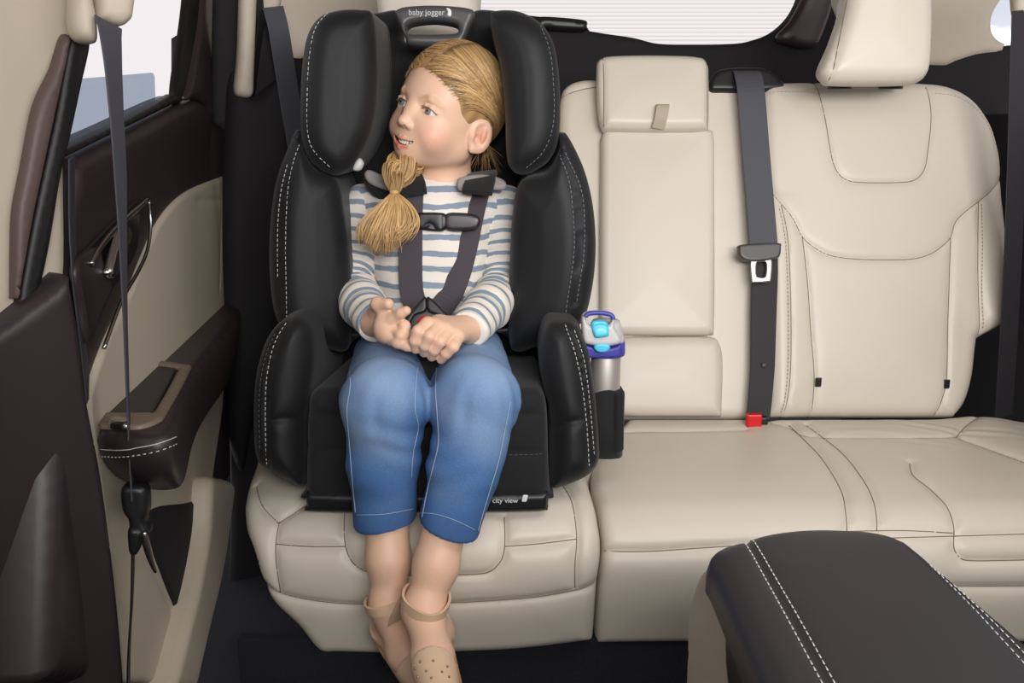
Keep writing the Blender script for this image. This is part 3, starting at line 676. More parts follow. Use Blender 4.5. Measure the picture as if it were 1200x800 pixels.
# rear-right belt
rr = thing('rear_right_seat_belt', 'dark belt webbing hanging from the cream ring at the far right pillar', 'seat belt', tuple(W(1192, 300, 1.5)))
panel('ring_cover', Plane(W(1200, 5, 1.5), (-.3, -1, 0)), [(1190, -40), (1189, 8), (1194, 17), (1215, 18), (1225, 5), (1225, -40)], cream_pl, rr, th=.03, er=.010, cell=.004)
a = [(1197, 12, 1.5), (1194, 100, 1.5), (1191, 200, 1.5), (1187, 300, 1.5), (1182, 400, 1.51), (1176, 488, 1.53)]
ribbon('shoulder_webbing', smoothP(resample([W(*q) for q in a], .01), 2), (1, .3, 0), .038, .0016, mat('black_webbing', (.02, .02, .02)), rr)

# ================================================================== child car seat
cs = thing('child_car_seat', 'black convertible child car seat with grey stitching strapped on the left of the bench', 'child seat', (-.115, 1.25, .35))
def PL(px, py, Y, N, V=(0, 0, 1)): return Plane(W(px, py, Y), N, V)
SB = PL(500, 300, 1.415, (0, -1, .12))
panel('seat_shell', SB, [(372, 30), (400, 14), (440, 11), (466, 10), (470, 40), (482, 48), (535, 48), (546, 40), (556, 9), (600, 14), (630, 34), (645, 160), (664, 240), (668, 380), (652, 470), (652, 560), (350, 560), (350, 470), (338, 380), (342, 240), (360, 160)], black_cloth, cs, th=.05, er=.02, cell=.006,
      seams=[[(438, 14), (444, 60), (446, 200)], [(568, 14), (568, 60), (566, 200)], [(446, 62), (566, 62)]])
# carry handle
HP = PL(507, 20, 1.36, (0, -1, .15))
hd = panel('handle', HP, [(463, 16), (468, 8), (490, 5), (520, 5), (548, 8), (556, 14), (552, 28), (545, 44), (538, 52), (482, 52), (474, 42)], grey_pl, cs, th=.03, er=.008, cell=.0022, h0=0,
      hole=[[(475, 32), (482, 26), (507, 23), (530, 26), (537, 31), (535, 37), (520, 38.5), (490, 38.5), (478, 38)]])
q = HP.inv(500, 15); tx = text('handle_lettering', 'baby jogger', HP.pt(np.array([q]), np.array([.001]))[0], HP.U, HP.V, .0112, mat('grey_print', s2l(200, 198, 200), .6), hd.o)
panel('handle_logo', HP, [(523, 9), (528, 11), (529, 17), (527, 19), (524, 17), (525, 14)], white_m, hd.o, th=.001, er=.0005, cell=.0012, h0=.0008)
# headrest wings
LW = PL(400, 100, 1.245, (.30, -1, .05)); RW = PL(610, 100, 1.245, (-.30, -1, .05))
lw = panel('headrest_wing', LW, [(398, 8), (378, 15), (364, 34), (357, 65), (354, 110), (355, 158), (364, 186), (382, 202), (398, 206), (414, 198), (428, 178), (440, 150), (446, 110), (446, 60), (441, 14), (425, 7)], black_seat, cs, back=(0, 1, 0), th=.15, er=.030, cell=.003, bulge=.008,
      seams=[[(392, 8), (372, 22), (364, 55), (361, 100), (362, 155), (372, 180), (396, 203)]], sd=.003, sw=.003)
rw = panel('headrest_wing', RW, [(568, 14), (575, 8), (600, 9), (625, 22), (641, 45), (648, 80), (650, 120), (648, 160), (638, 186), (620, 200), (604, 205), (592, 198), (587, 180), (585, 130), (580, 80), (570, 40)], black_seat, cs, back=(0, 1, 0), th=.15, er=.030, cell=.003, bulge=.008,
      seams=[[(622, 16), (639, 50), (645, 90), (645, 150), (632, 184), (606, 203)]], sd=.003, sw=.003)
stitch(lw, [(386, 12), (371, 30), (364, 60), (361, 100), (361, 150), (368, 176), (390, 198)], cs, thread, r=.0006)
stitch(rw, [(628, 26), (640, 55), (645, 95), (645, 145), (634, 178), (612, 198)], cs, mat('dim_thread', s2l(110, 118, 132), .8), r=.0005)
dim = MATS['dim_thread']
panel('adjuster', PL(420, 192, 1.235, (0, -1, .1)), [(413, 199), (416, 190), (421, 185), (425, 191), (421, 199)], mat('pale_grey_plastic', s2l(190, 190, 192), .4), cs, th=.012, er=.003, cell=.0025)
# side wings of the shell
LS = PL(370, 280, 1.235, (.42, -1, .1)); RS = PL(640, 280, 1.235, (-.42, -1, .1))
ls = panel('side_wing', LS, [(354, 148), (342, 172), (328, 212), (321, 262), (320, 320), (326, 368), (340, 392), (380, 410), (415, 410), (418, 330), (410, 250), (400, 208), (374, 194), (360, 170)], black_seat, cs, back=(0, 1, 0), th=.16, er=.034, cell=.004, bulge=.01,
      seams=[[(356, 160), (342, 190), (334, 230), (331, 290), (333, 380)]], sd=.004, sw=.003)
rs = panel('side_wing', RS, [(650, 152), (664, 172), (678, 206), (687, 250), (689, 300), (684, 345), (674, 378), (655, 394), (620, 410), (590, 410), (588, 330), (592, 250), (602, 210), (632, 200), (645, 178)], black_seat, cs, back=(0, 1, 0), th=.16, er=.034, cell=.004, bulge=.01,
      seams=[[(650, 170), (668, 210), (676, 250), (677, 300), (668, 375)]], sd=.004, sw=.003)
stitch(ls, [(353, 168), (345, 190), (338, 225), (335, 290), (337, 375)], cs, thread, r=.0005)
stitch(ls, [(339, 192), (331, 225), (327, 270), (327, 330)], cs, thread, r=.0005)
stitch(rs, [(653, 180), (665, 210), (671, 250), (672, 300), (662, 370)], cs, dim, r=.0006)
stitch(rs, [(659, 178), (675, 215), (681, 250), (681, 300), (673, 355)], cs, dim, r=.0006)
# arm bolsters
LA = PL(330, 470, 1.115, (.14, -1, .14)); RA = PL(668, 470, 1.115, (-.14, -1, .14))
la = panel('arm_bolster', LA, [(335, 374), (346, 372), (358, 378), (366, 395), (367, 430), (362, 470), (357, 500), (356, 572), (330, 568), (306, 554), (296, 540), (293, 500), (295, 450), (304, 412), (318, 386)], black_seat, cs, back=(0, 1, 0), th=.26, er=.034, cell=.003, bulge=.006,
      seams=[[(338, 374), (322, 400), (314, 440), (312, 480), (313, 556)], [(313, 494), (335, 491), (359, 497)]], sd=.006, sw=.004)
ra = panel('arm_bolster', RA, [(632, 392), (640, 379), (652, 377), (668, 380), (680, 394), (690, 425), (696, 470), (700, 520), (700, 546), (690, 562), (668, 573), (646, 578), (641, 560), (641, 490), (634, 460), (628, 425)], black_seat, cs, back=(0, 1, 0), th=.26, er=.034, cell=.003, bulge=.006,
      seams=[[(658, 377), (674, 408), (683, 450), (689, 500), (693, 556)], [(640, 508), (660, 497), (688, 492)]], sd=.006, sw=.004)
stitch(la, [(333, 380), (320, 404), (312, 440), (310, 480), (311, 550)], cs, thread, r=.0006)
stitch(la, [(320, 392), (308, 425), (302, 470), (303, 530)], cs, mat('dim_thread2', s2l(90, 88, 92), .8), r=.0005)
stitch(ra, [(661, 382), (672, 410), (681, 450), (687, 500), (690, 552)], cs, thread, r=.0006)
stitch(ra, [(672, 388), (684, 425), (691, 480), (696, 540)], cs, thread, r=.0005)
# cushion
CF = PL(500, 520, 1.105, (0, -1, .10))
cf = panel('seat_cushion', CF, [(358, 475), (366, 459), (385, 456), (500, 456), (620, 456), (634, 461), (641, 480), (643, 540), (645, 582), (645, 582), (640, 590), (500, 591), (358, 590), (355, 582), (355, 582), (356, 530)], black_cloth, cs, th=.30, er=.022, cell=.004, bulge=.006,
      seams=[[(350, 486), (500, 486), (650, 486)], [(350, 527), (500, 529), (650, 530)]], sd=.005, sw=.004)
stitch(cf, [(590, 532.5), (638, 533)], cs, mat('dim_thread2', (.1, .1, .1)), r=.0004)
BSP = PL(500, 590, 1.103, (0, -1, .02))
bs_ = panel('base', BSP, [(357, 578), (357, 578), (500, 580), (643, 578), (643, 578), (642, 594), (634, 601), (500, 603), (366, 602), (358, 594)], black_pl, cs, th=.30, er=.008, cell=.004, h0=.006)
q = BSP.inv(592, 584); text('base_lettering', 'city view', BSP.pt(np.array([q]), np.array([.0068]))[0], BSP.U, BSP.V, .0094, white_m, bs_.o)
panel('base_logo', BSP, [(611, 588), (613, 580), (613, 580), (619, 580), (619, 580), (617, 588), (617, 588), (611, 588)], white_m, bs_.o, th=.001, er=.0003, cell=.0015, h0=.0075, smooth=False)
# cup holder sleeve with the bottle in it
cx, cy = W(709, 460, 1.20)[0], 1.20
zb, zt = W(709, 533, 1.19)[2], W(709, 458, 1.19)[2]
def sleeve(t): return t
V, Fs = [], []
ns = 28
for r_, z in [(.0265, zb), (.027, zb+.03), (.0275, zt), (.0250, zt), (.0245, zb+.01), (.001, zb+.01)]:
    for k in range(ns):
        a_ = 2*math.pi*k/ns; sq = 1/max(abs(math.cos(a_)), abs(math.sin(a_)))**.45; x_ = r_*math.cos(a_)*sq*.92; dz = -.006*math.cos(a_*2) if z > zb+.04 else 0
        V.append((cx+.002+x_, cy+r_*math.sin(a_)*sq, z+dz))
for i in range(5):
    for k in range(ns): Fs.append([i*ns+k, i*ns+(k+1) % ns, (i+1)*ns+(k+1) % ns, (i+1)*ns+k])
Fs.append(list(range(ns))[::-1])
ch = mesh('cup_holder', V, Fs, black_cloth, cs)
panel('cup_holder_flap', PL(725, 495, 1.17, (.35, -1, 0)), [(722, 462), (722, 462), (733, 457), (733, 457), (732, 528), (732, 528), (722, 534), (722, 534)], black_cloth, cs, th=.012, er=.003, cell=.003, smooth=False)
wb_ = thing('water_bottle', 'steel water bottle with grey and purple lid in the cup holder beside the child', 'bottle', (cx, cy, zb+.012))
R_ = .0205
lathe('bottle_body', [(.001, 0), (.018, 0), (R_, .004), (R_, W(709, 420, 1.18)[2]-zb-.012), (R_*.96, W(709, 417, 1.18)[2]-zb-.012), (.001, W(709, 417, 1.18)[2]-zb-.012)], (cx, cy, zb+.012), steel, wb_, 36)
lid_g = mat('lid_grey_plastic', s2l(188, 186, 186), .4); lid_p = mat('lid_purple_plastic', s2l(62, 62, 158), .4); aqua = mat('aqua_plastic', s2l(80, 196, 230), .35)
z0 = W(709, 419, 1.18)[2]; z1 = W(709, 403, 1.18)[2]; z2 = W(707, 392, 1.18)[2]; z3 = W(705, 378, 1.18)[2]
lathe('lid_collar', [(.001, 0), (.0255, 0), (.0262, .003), (.0255, z1-z0), (.001, z1-z0)], (cx, cy, z0), lid_p, wb_, 36)
lathe('lid', [(.001, 0), (.0258, 0), (.0262, .004), (.0235, z2-z1), (.021, (z2-z1)*.5+(z3-z1)*.5), (.0185, z3-z1), (.001, z3-z1)], (cx-.001, cy, z1-.001), lid_g, wb_, 36, sx=1)
LPn = PL(706, 380, 1.165, (0, -1, .15))
panel('carry_loop', LPn, [(684, 400), (682, 380), (683, 369), (690, 365), (706, 364), (716, 366), (720, 374), (721, 384), (728, 398), (724, 404), (706, 406), (690, 404)], lid_g, wb_, th=.016, er=.005, cell=.0018, hole=[[(687, 373), (690, 369), (704, 368.5), (716, 370), (717, 375), (712, 381), (694, 381), (689, 378)]])
tubes('carry_loop_trim', [LPn.pt(np.array([LPn.inv(*p) for p in catmull([(686, 371), (690, 367.5), (704, 366.5), (716, 369), (718.5, 374)], False, 6)]), np.full(25, .0002))], .0032, lid_p, wb_, 8)
panel('spout', LPn, [(693, 380), (697, 376), (709, 376), (713, 381), (714, 392), (710, 395), (699, 396), (696, 393)], aqua, wb_, th=.012, er=.004, cell=.0018, h0=.006, seams=[[(696, 384), (704, 381), (712, 384)]], sd=.002, sw=.0015)
panel('lid_skirt', PL(706, 410, 1.168, (0, -1, .05)), [(684, 404), (690, 405), (706, 409), (722, 406), (728, 402), (728, 415), (724, 419), (706, 420), (688, 419), (685, 415)], lid_p, wb_, th=.012, er=.003, cell=.0018)
panel('push_button', PL(706, 408, 1.16, (0, -1, .05)), [(696, 408), (699, 403), (707, 402), (714, 404), (715, 409), (710, 413), (701, 413)], aqua, wb_, th=.006, er=.003, cell=.0015)

# ================================================================== the child
HQ = (-.7426, -.1854, .2383)
def rotM(a):
    ca, sa = np.cos(a), np.sin(a)
    Rz = np.array([[ca[0], -sa[0], 0], [sa[0], ca[0], 0], [0, 0, 1]]); Rx = np.array([[1, 0, 0], [0, ca[1], -sa[1]], [0, sa[1], ca[1]]]); Ry = np.array([[ca[2], 0, sa[2]], [0, 1, 0], [-sa[2], 0, ca[2]]])
    return Rz@Ry@Rx
HF = Frame((-.0945, 1.34, .8522), rotM(HQ)@np.diag([1, -1, 1]), .9266)   # head: x to her left, y forward, z up
PTS = dict(neck=W(517, 214, 1.365), chestN=W(508, 240, 1.36), shR=W(429, 244, 1.37), shL=W(588, 244, 1.37), elR=W(411, 337, 1.325), elL=W(591, 337, 1.325), wrR=W(440, 378, 1.165), wrL=W(549, 386, 1.15),
           pel=W(503, 392, 1.33), hipR=W(462, 418, 1.30), hipL=W(545, 418, 1.30), knR=W(450, 470, 1.055), knL=W(558, 468, 1.055), anR=W(456, 706, 1.035), anL=W(496, 714, .985))
g = lambda k: PTS[k]
S = Sculpt()
def both(f):
    for sx in (-1, 1): f(sx)
# head
S.ell((0, -.012, .030), (.069, .084, .080), .01, fr=HF)
S.ell((0, .020, -.016), (.057, .058, .065), .03, fr=HF)
S.ell((0, .034, .026), (.054, .037, .042), .015, fr=HF)
S.cone((-.040, .000, -.044), (-.008, .048, -.064), .020, .0155, .025, fr=HF); S.cone((.040, .000, -.044), (.008, .048, -.064), .020, .0155, .025, fr=HF)
S.ell((0, .056, -.065), (.016, .013, .012), .014, fr=HF)
both(lambda s: S.ell((s*.034, .048, -.036), (.021, .022, .021), .02, fr=HF))
S.ell((0, .060, -.054), (.024, .016, .020), .015, fr=HF)                       # muzzle
both(lambda s: S.ell((s*.030, .081, .003), (.017, .012, .010), .012, 's', fr=HF))  # sockets
both(lambda s: S.chain([(s*.014, .071, .014), (s*.030, .069, .018), (s*.044, .058, .013)], [.0022, .0026, .0018], .008, fr=HF))
EY = .0565
both(lambda s: S.ell((s*.030, EY, 0), (.0150, .0142, .0138), .004, fr=HF))
both(lambda s: S.ell((s*.0305, EY+.014, -.0008), (.0150, .0135, .0050), .0015, 's', fr=HF))
both(lambda s: S.chain([(s*.0165, EY+.0118, .0020), (s*.025, EY+.0152, .0064), (s*.036, EY+.0135, .0058), (s*.0440, EY+.008, .0006)], [.0012, .0018, .0018, .0012], .003, fr=HF))
S.chain([(0, .064, .012), (0, .072, -.006), (0, .081, -.022)], [.0065, .0060, .0070], .012, fr=HF)
S.ell((0, .0840, -.0255), (.0078, .0074, .0066), .006, fr=HF)
both(lambda s: S.ell((s*.0095, .078, -.029), (.0056, .0064, .0052), .004, fr=HF))
both(lambda s: S.ell((s*.0054, .0825, -.0325), (.0030, .0040, .0030), .0015, 's', fr=HF))
S.cone((0, .077, -.036), (0, .075, -.044), .003, .0035, .005, 's', fr=HF) if False else None
UL = [(-.0240, .0600, -.0475), (-.013, .0725, -.0505), (-.004, .0770, -.0490), (0, .0770, -.0500), (.004, .0770, -.0490), (.013, .0725, -.0505), (.0240, .0600, -.0475)]
LL = [(-.0240, .0600, -.0480), (-.013, .0715, -.0592), (0, .0758, -.0625), (.013, .0715, -.0592), (.0240, .0600, -.0480)]
S.chain(UL, [.0018, .0028, .0032, .0030, .0032, .0028, .0018], .003, fr=HF)
S.chain(LL, [.0020, .0036, .0044, .0036, .0020], .003, fr=HF)
def mouth(P):
    zc = -.0558+13*P[:, 0]**2; hw = .0034*np.sqrt(np.clip(1-(P[:, 0]/.0215)**2, 0, 1))
    return np.maximum(np.maximum(abs(P[:, 2]-zc)-hw, abs(P[:, 0])-.0215), np.maximum(.058-P[:, 1], P[:, 1]-.09))
S.fn(mouth, (0, .075, -.055), .03, 's', .0012, fr=HF)
both(lambda s: S.ell((s*.0255, .0625, -.0500), (.003, .004, .004), .006, 's', fr=HF))
# ears
for s in (-1, 1):
    ca, sa = math.cos(.45), math.sin(.45)
    ER = np.array([[ca, -s*sa, 0], [s*sa, ca, 0], [0, 0, 1.]]).T if False else np.array([[ca, -s*sa, 0], [s*sa, ca, 0], [0, 0, 1.]])
    c = np.array((s*.0740, -.008, -.014))
    S.ell(c, (.0060, .0185, .0265), .006, fr=HF, R=ER)
    S.ell(c+ER@np.array((s*.0062, .0010, .002)), (.0062, .0125, .0200), .002, 's', fr=HF, R=ER)
    S.ell(c+ER@np.array((s*.0020, -.004, .003)), (.0034, .0040, .0120), .003, 'u', fr=HF, R=ER)
    S.ell(c+ER@np.array((s*.0040, .0045, -.004)), (.0070, .0050, .0075), .002, 's', fr=HF, R=ER)
    S.ell((s*.0690, .004, -.016), (.0045, .0045, .006), .004, fr=HF)
    S.ell(c+ER@np.array((-s*.001, .006, -.0215)), (.0045, .0065, .0060), .004, fr=HF)
nk = HF.world((0, -.022, -.052)); S.cone(nk, g('neck')+(0, .0, -.01), .037, .039, .02)
S.cone(g('neck')+(0, 0, -.02), g('chestN'), .042, .05, .03)
S.cut(g('chestN')+(0, 0, -.03), (0, 0, -1))
hv, hf = S.build(HF.T-np.array([.11, .13, .20]), HF.T+np.array([.115, .115, .125]), .00115)
hv = relax(hv, hf, 1, .4)
# hands with five fingers each
def hand(pal, wrist, fingers, thumb, el):
    s = Sculpt()
    w0 = W(*wrist); s.cone(w0*.75+el*.25, w0, .022, .0185, .01)
    MC = [W(*f[0]) for f in fingers]; cen = sum(MC)/4
    for m in MC: s.cone(w0+(m-w0)*.12, m, .0125, .0088, .009)
    for f in fingers:
        P = [W(*q) for q in f]; s.chain(P, [.0082, .0076, .0068, .0060], .0022)
    P = [W(*q) for q in thumb]; s.chain([w0+(P[0]-w0)*.2]+P, [.014, .0115, .0085, .0070][:len(P)+1], .006)
    if pal: s.ell(W(*pal), (.017, .016, .020), .01)
    return s
Lh = hand(None, (549, 385, 1.150),
    [[(501, 379, 1.095), (490, 388, 1.078), (486, 399, 1.079), (487, 409, 1.088)],
     [(514, 383, 1.094), (503, 394, 1.075), (498, 405, 1.078), (497, 413, 1.088)],
     [(526, 388, 1.096), (516, 400, 1.078), (509, 410, 1.081), (506, 418, 1.090)],
     [(537, 394, 1.100), (531, 406, 1.083), (523, 414, 1.086), (517, 421, 1.093)]],
    [(514, 380, 1.118), (492, 389, 1.112), (478, 396, 1.104)], g('elL'))
Rh = hand((453, 384, 1.115), (437, 378, 1.165),
    [[(455, 370, 1.125), (462, 373, 1.105), (470, 367, 1.098), (476, 364, 1.096)],
     [(467, 377, 1.112), (474, 382, 1.098), (474, 392, 1.094), (468, 396, 1.100)],
     [(462, 386, 1.108), (470, 393, 1.092), (468, 400, 1.092), (460, 400, 1.102)],
     [(456, 393, 1.106), (466, 401, 1.094), (477, 405, 1.090), (485, 407, 1.090)]],
    [(444, 364, 1.140), (443, 356, 1.120), (455, 356, 1.108)], g('elR'))
hands = []
for s, c in ((Lh, W(515, 398, 1.11)), (Rh, W(455, 385, 1.125))):
    v, f = s.build(c-np.array([.06, .07, .06]), c+np.array([.085, .14, .07]), .0013); hands.append((relax(v, f, 1, .4), f))
# limbs, trunk, legs and feet
B = Sculpt()
B.ell(W(505, 280, 1.34), (.082, .055, .095), .03); B.ell(W(505, 345, 1.335), (.075, .055, .09), .03); B.ell(g('pel'), (.085, .06, .06), .03)
for s in 'RL':
    B.cone(g('chestN'), g('sh'+s), .035, .030, .02); B.chain([g('sh'+s), g('el'+s), g('wr'+s)], [.030, .025, .019], .012)
    B.cone(g('hip'+s), g('kn'+s)+(0, .015, 0), .042, .034, .02)
caR = W(451, 600, 1.07); caL = W(531, 600, 1.03)
B.chain([g('knR')+(0, .015, 0), caR+(0, .01, .03), W(455, 655, 1.045), g('anR')], [.034, .0300, .0265, .0205], .012)
B.chain([g('knL')+(0, .015, 0), caL+(0, .01, .03), W(511, 662, 1.005), g('anL')], [.034, .0290, .0265, .0205], .012)
# left foot (in front), pointing down and forward; right foot behind it, toes turned to the image right
heL = W(511, 742, 1.015)
toL = W(514, 806, .90)
B.cone(heL, g('anL'), .021, .023, .015); B.cone(g('anL'), W(508, 770, .935), .0235, .0215, .012); B.cone(heL, W(508, 775, .94), .019, .018, .015); B.cone(W(508, 770, .935), toL, .022, .019, .012); B.cone(W(499, 772, .935), W(503, 804, .91), .016, .014, .01)
B.ell(W(489, 738, 1.0), (.010, .012, .012), .012)
heR = W(454, 738, 1.055)
toR = W(500, 794, .995); mdR = W(474, 766, 1.025)
B.cone(heR, g('anR'), .020, .022, .015); B.cone(g('anR'), mdR, .022, .020, .012); B.cone(heR, mdR, .018, .017, .012); B.cone(mdR, toR, .019, .017, .012)
lo = np.array([-.30, .86, .08]); hi = np.array([.08, 1.46, .84])
bv_, bf_ = B.build(lo, hi, .0024)
bv_ = relax(bv_, bf_, 1, .4)
parts = [(hv, hf)]+hands+[(bv_, bf_)]
V = []; Fq = []; b0 = 0
for v, f in parts: V.append(v); Fq.append(f+b0); b0 += len(v)
V = np.vstack(V); Fq = np.vstack(Fq)
# natural skin colouring: lips, cheeks, brows, knuckle tint; shade painted into the nostrils
l = HF.loc(V); col = np.tile(np.array(s2l(228, 187, 160)), (len(V), 1))
def pdist(P, pts):
    A = np.array(pts, float); best = np.full(len(P), 9.)
    for a, b in zip(A[:-1], A[1:]):
        ab = b-a; t = np.clip(((P-a)@ab)/(ab@ab), 0, 1); best = np.minimum(best, np.linalg.norm(P-a-t[:, None]*ab, axis=1))
    return best
def mixc(col, c, wgt): wgt = np.clip(wgt, 0, 1)[:, None]; return col*(1-wgt)+np.array(s2l(*c))*wgt
hm = np.zeros(len(V), bool); hm[:len(hv)] = True
near = hm & (l[:, 1] > -.04)
col = mixc(col, (232, 140, 125), near*.55*np.exp(-(np.minimum(np.linalg.norm(l-[.040, .055, -.034], axis=1), np.linalg.norm(l-[-.040, .055, -.034], axis=1))/.017)**2))
col = mixc(col, (214, 122, 112), near*.92*np.clip((.0062-pdist(l, LL))/.0012, 0, 1)*(l[:, 2] < -.0525+8*l[:, 0]**2))
col = mixc(col, (208, 122, 112), near*.92*np.clip((.0046-pdist(l, UL))/.0012, 0, 1))
col = mixc(col, (120, 50, 45), near*np.clip((.075-l[:, 1])/.002, 0, 1)*(mouth(l) < .0012))
for s in (-1, 1):
    br = [(s*.014, .073, .0150), (s*.024, .073, .0190), (s*.036, .067, .0195), (s*.046, .056, .0145)]
    col = mixc(col, (186, 138, 102), near*.75*np.clip((.0044-pdist(l*np.array([1, .6, 1]), np.array(br)*np.array([1, .6, 1])))/.0035, 0, 1))
    lash = [(s*.0175, EY+.013, .0005), (s*.024, EY+.0150, .0040), (s*.032, EY+.0150, .0042), (s*.039, EY+.011, .0020), (s*.0435, EY+.007, -.0012)]
    col = mixc(col, (105, 75, 60), near*.85*np.clip((.0020-pdist(l, lash))/.0012, 0, 1))
    col = mixc(col, (225, 140, 120), near*.5*np.exp(-(np.linalg.norm(l-[s*.076, -.012, -.012], axis=1)/.014)**2))
    col = mixc(col, (120, 55, 45), near*.8*np.exp(-(np.linalg.norm(l-[s*.0052, .0825, -.0335], axis=1)/.0030)**2))  # nostril shade painted as a dark colour
skin = mat('skin', s2l(226, 186, 160), .46, attr='skin_col', sss=.12, bump=('noise', 900, .08, .0003), spec=.4)
child = mesh('person', V, Fq, skin, None, attrs={'skin_col': col})
tag(child, 'blonde child in striped shirt and blue jeans sitting in the black child seat, looking left', 'person')
# eyes
eyew = mat('eye_white', s2l(228, 222, 218), .15); iris = mat('iris_blue_grey', s2l(130, 137, 142), .12); pup = mat('pupil', (.004, .004, .005), .08)
gaze = nrm([-.12, 1, .0])
for s in (-1, 1):
    c = HF.world((s*.030, EY, 0)); R = .0134*.9266; gw = nrm(HF.M@gaze)
    o = lathe('eye', [(R*math.sin(t), -R*math.cos(t)) for t in np.linspace(.02, math.pi-.02, 24)], c, eyew, child, 32, axis=gw)
    me = o.data; me.materials.append(iris); me.materials.append(pup); me.polygons.foreach_set('use_smooth', [True]*len(me.polygons))
    for p in me.polygons:
        a = math.acos(max(-1, min(1, float(np.dot(nrm(np.array(p.center)-c), gw))))); p.material_index = 2 if a < .19 else (1 if a < .50 else 0)
# teeth
tw = mat('tooth_white', s2l(238, 230, 218), .2); T = []
for i, x in enumerate(np.linspace(-.0165, .0165, 9)):
    y = .0735-28*x*x; z = -.0545+13*x*x
    T.append((x, y, z))
me_parts = []
for x, y, z in T:
    pr = []; n = 10
    ring = []
    for zz, rr in [(-.0036, .6), (-.0026, 1), (.0018, 1), (.004, .8)]:
        for k in range(n):
            a = 2*math.pi*k/n; ring.append(HF.world((x+.0023*rr*math.cos(a), y+.0016*rr*math.sin(a), z+zz)))
    fs = [[i*n+k, i*n+(k+1) % n, (i+1)*n+(k+1) % n, (i+1)*n+k] for i in range(3) for k in range(n)]+[list(range(n))[::-1], [3*n+k for k in range(n)]]
    me_parts.append((np.array(ring), fs))
mesh('upper_teeth', *join(me_parts), tw, child)

# ------------------------------------------------------------------ clothes
def cloth_noise(V, amp, sc_):
    return amp*(np.sin(V[:, 0]*sc_+2*np.sin(V[:, 2]*sc_*.7))*np.sin(V[:, 2]*sc_*1.1+1.5*np.sin(V[:, 1]*sc_))+.5*np.sin(V[:, 2]*sc_*2.1+V[:, 0]*sc_*1.3))
def vnormals(V, Fq):
    n = np.cross(V[Fq[:, 2]]-V[Fq[:, 0]], V[Fq[:, 3]]-V[Fq[:, 1]]); N = np.zeros_like(V)
    for i in range(4): np.add.at(N, Fq[:, i], n)
    return N/(np.linalg.norm(N, axis=1)[:, None]+1e-12)
stripe = bpy.data.materials.new('striped_jersey'); stripe.use_nodes = True; nt = stripe.node_tree; N_ = nt.nodes; L_ = nt.links; b_ = N_['Principled BSDF']
at = N_.new('ShaderNodeAttribute'); at.attribute_name = 'stripe'; no = N_.new('ShaderNodeTexNoise'); no.inputs['Scale'].default_value = 26; no.inputs['Detail'].default_value = 3
tc = N_.new('ShaderNodeTexCoord'); L_.new(tc.outputs['Object'], no.inputs['Vector'])
m1 = N_.new('ShaderNodeMath'); m1.operation = 'MULTIPLY_ADD'; L_.new(no.outputs[0], m1.inputs[0]); m1.inputs[1].default_value = .55; L_.new(at.outputs['Fac'], m1.inputs[2])
m2 = N_.new('ShaderNodeMath'); m2.operation = 'FRACT'; L_.new(m1.outputs[0], m2.inputs[0])
rp = N_.new('ShaderNodeValToRGB'); e = rp.color_ramp.elements; e[0].position = 0; e[0].color = (*s2l(232, 224, 214), 1); e[1].position = .60; e[1].color = (*s2l(232, 224, 214), 1)
a_ = e.new(.64); a_.color = (*s2l(132, 148, 166), 1); a_ = e.new(.95); a_.color = (*s2l(132, 148, 166), 1); a_ = e.new(1.0); a_.color = (*s2l(232, 224, 214), 1)
L_.new(m2.outputs[0], rp.inputs[0]); L_.new(rp.outputs[0], b_.inputs['Base Color']); b_.inputs['Roughness'].default_value = .9; b_.inputs['Sheen Weight'].default_value = .1
n2 = N_.new('ShaderNodeTexNoise'); n2.inputs['Scale'].default_value = 1300; bp_ = N_.new('ShaderNodeBump'); bp_.inputs['Strength'].default_value = .3; bp_.inputs['Distance'].default_value = .0004
L_.new(tc.outputs['Object'], n2.inputs['Vector']); L_.new(n2.outputs[0], bp_.inputs['Height']); L_.new(bp_.outputs[0], b_.inputs['Normal'])
PER = .0222
SH = Sculpt()
SH.ell(W(505, 275, 1.345), (.092, .066, .095), .03); SH.ell(W(507, 340, 1.335), (.083, .068, .09), .03); SH.ell(W(505, 392, 1.325), (.092, .068, .045), .03)
SH.cone(g('chestN')+(0, 0, .005), g('shR'), .046, .036, .02); SH.cone(g('chestN')+(0, 0, .005), g('shL'), .046, .036, .02)
nkc = W(515, 208, 1.335)
SH.ell(nkc+(0, .01, .030), (.043, .043, .045), .004, 's')
v, f = SH.build((-.26, 1.22, .44), (.06, 1.46, .85), .0028); v = relax(v, f, 1, .4); n = vnormals(v, f)
v = v+n*(cloth_noise(v, .0011, 60)+.0012*np.sin(v[:, 2]*140+18*v[:, 0])*np.exp(-((v[:, 2]-.60)/.06)**2))[:, None]
shirt = mesh('shirt', v, f, stripe, child, attrs={'stripe': v[:, 2]/PER+.25*np.sin(v[:, 0]*14)+.03})
shirt['label'] = 'cream shirt with wavy blue-grey stripes'
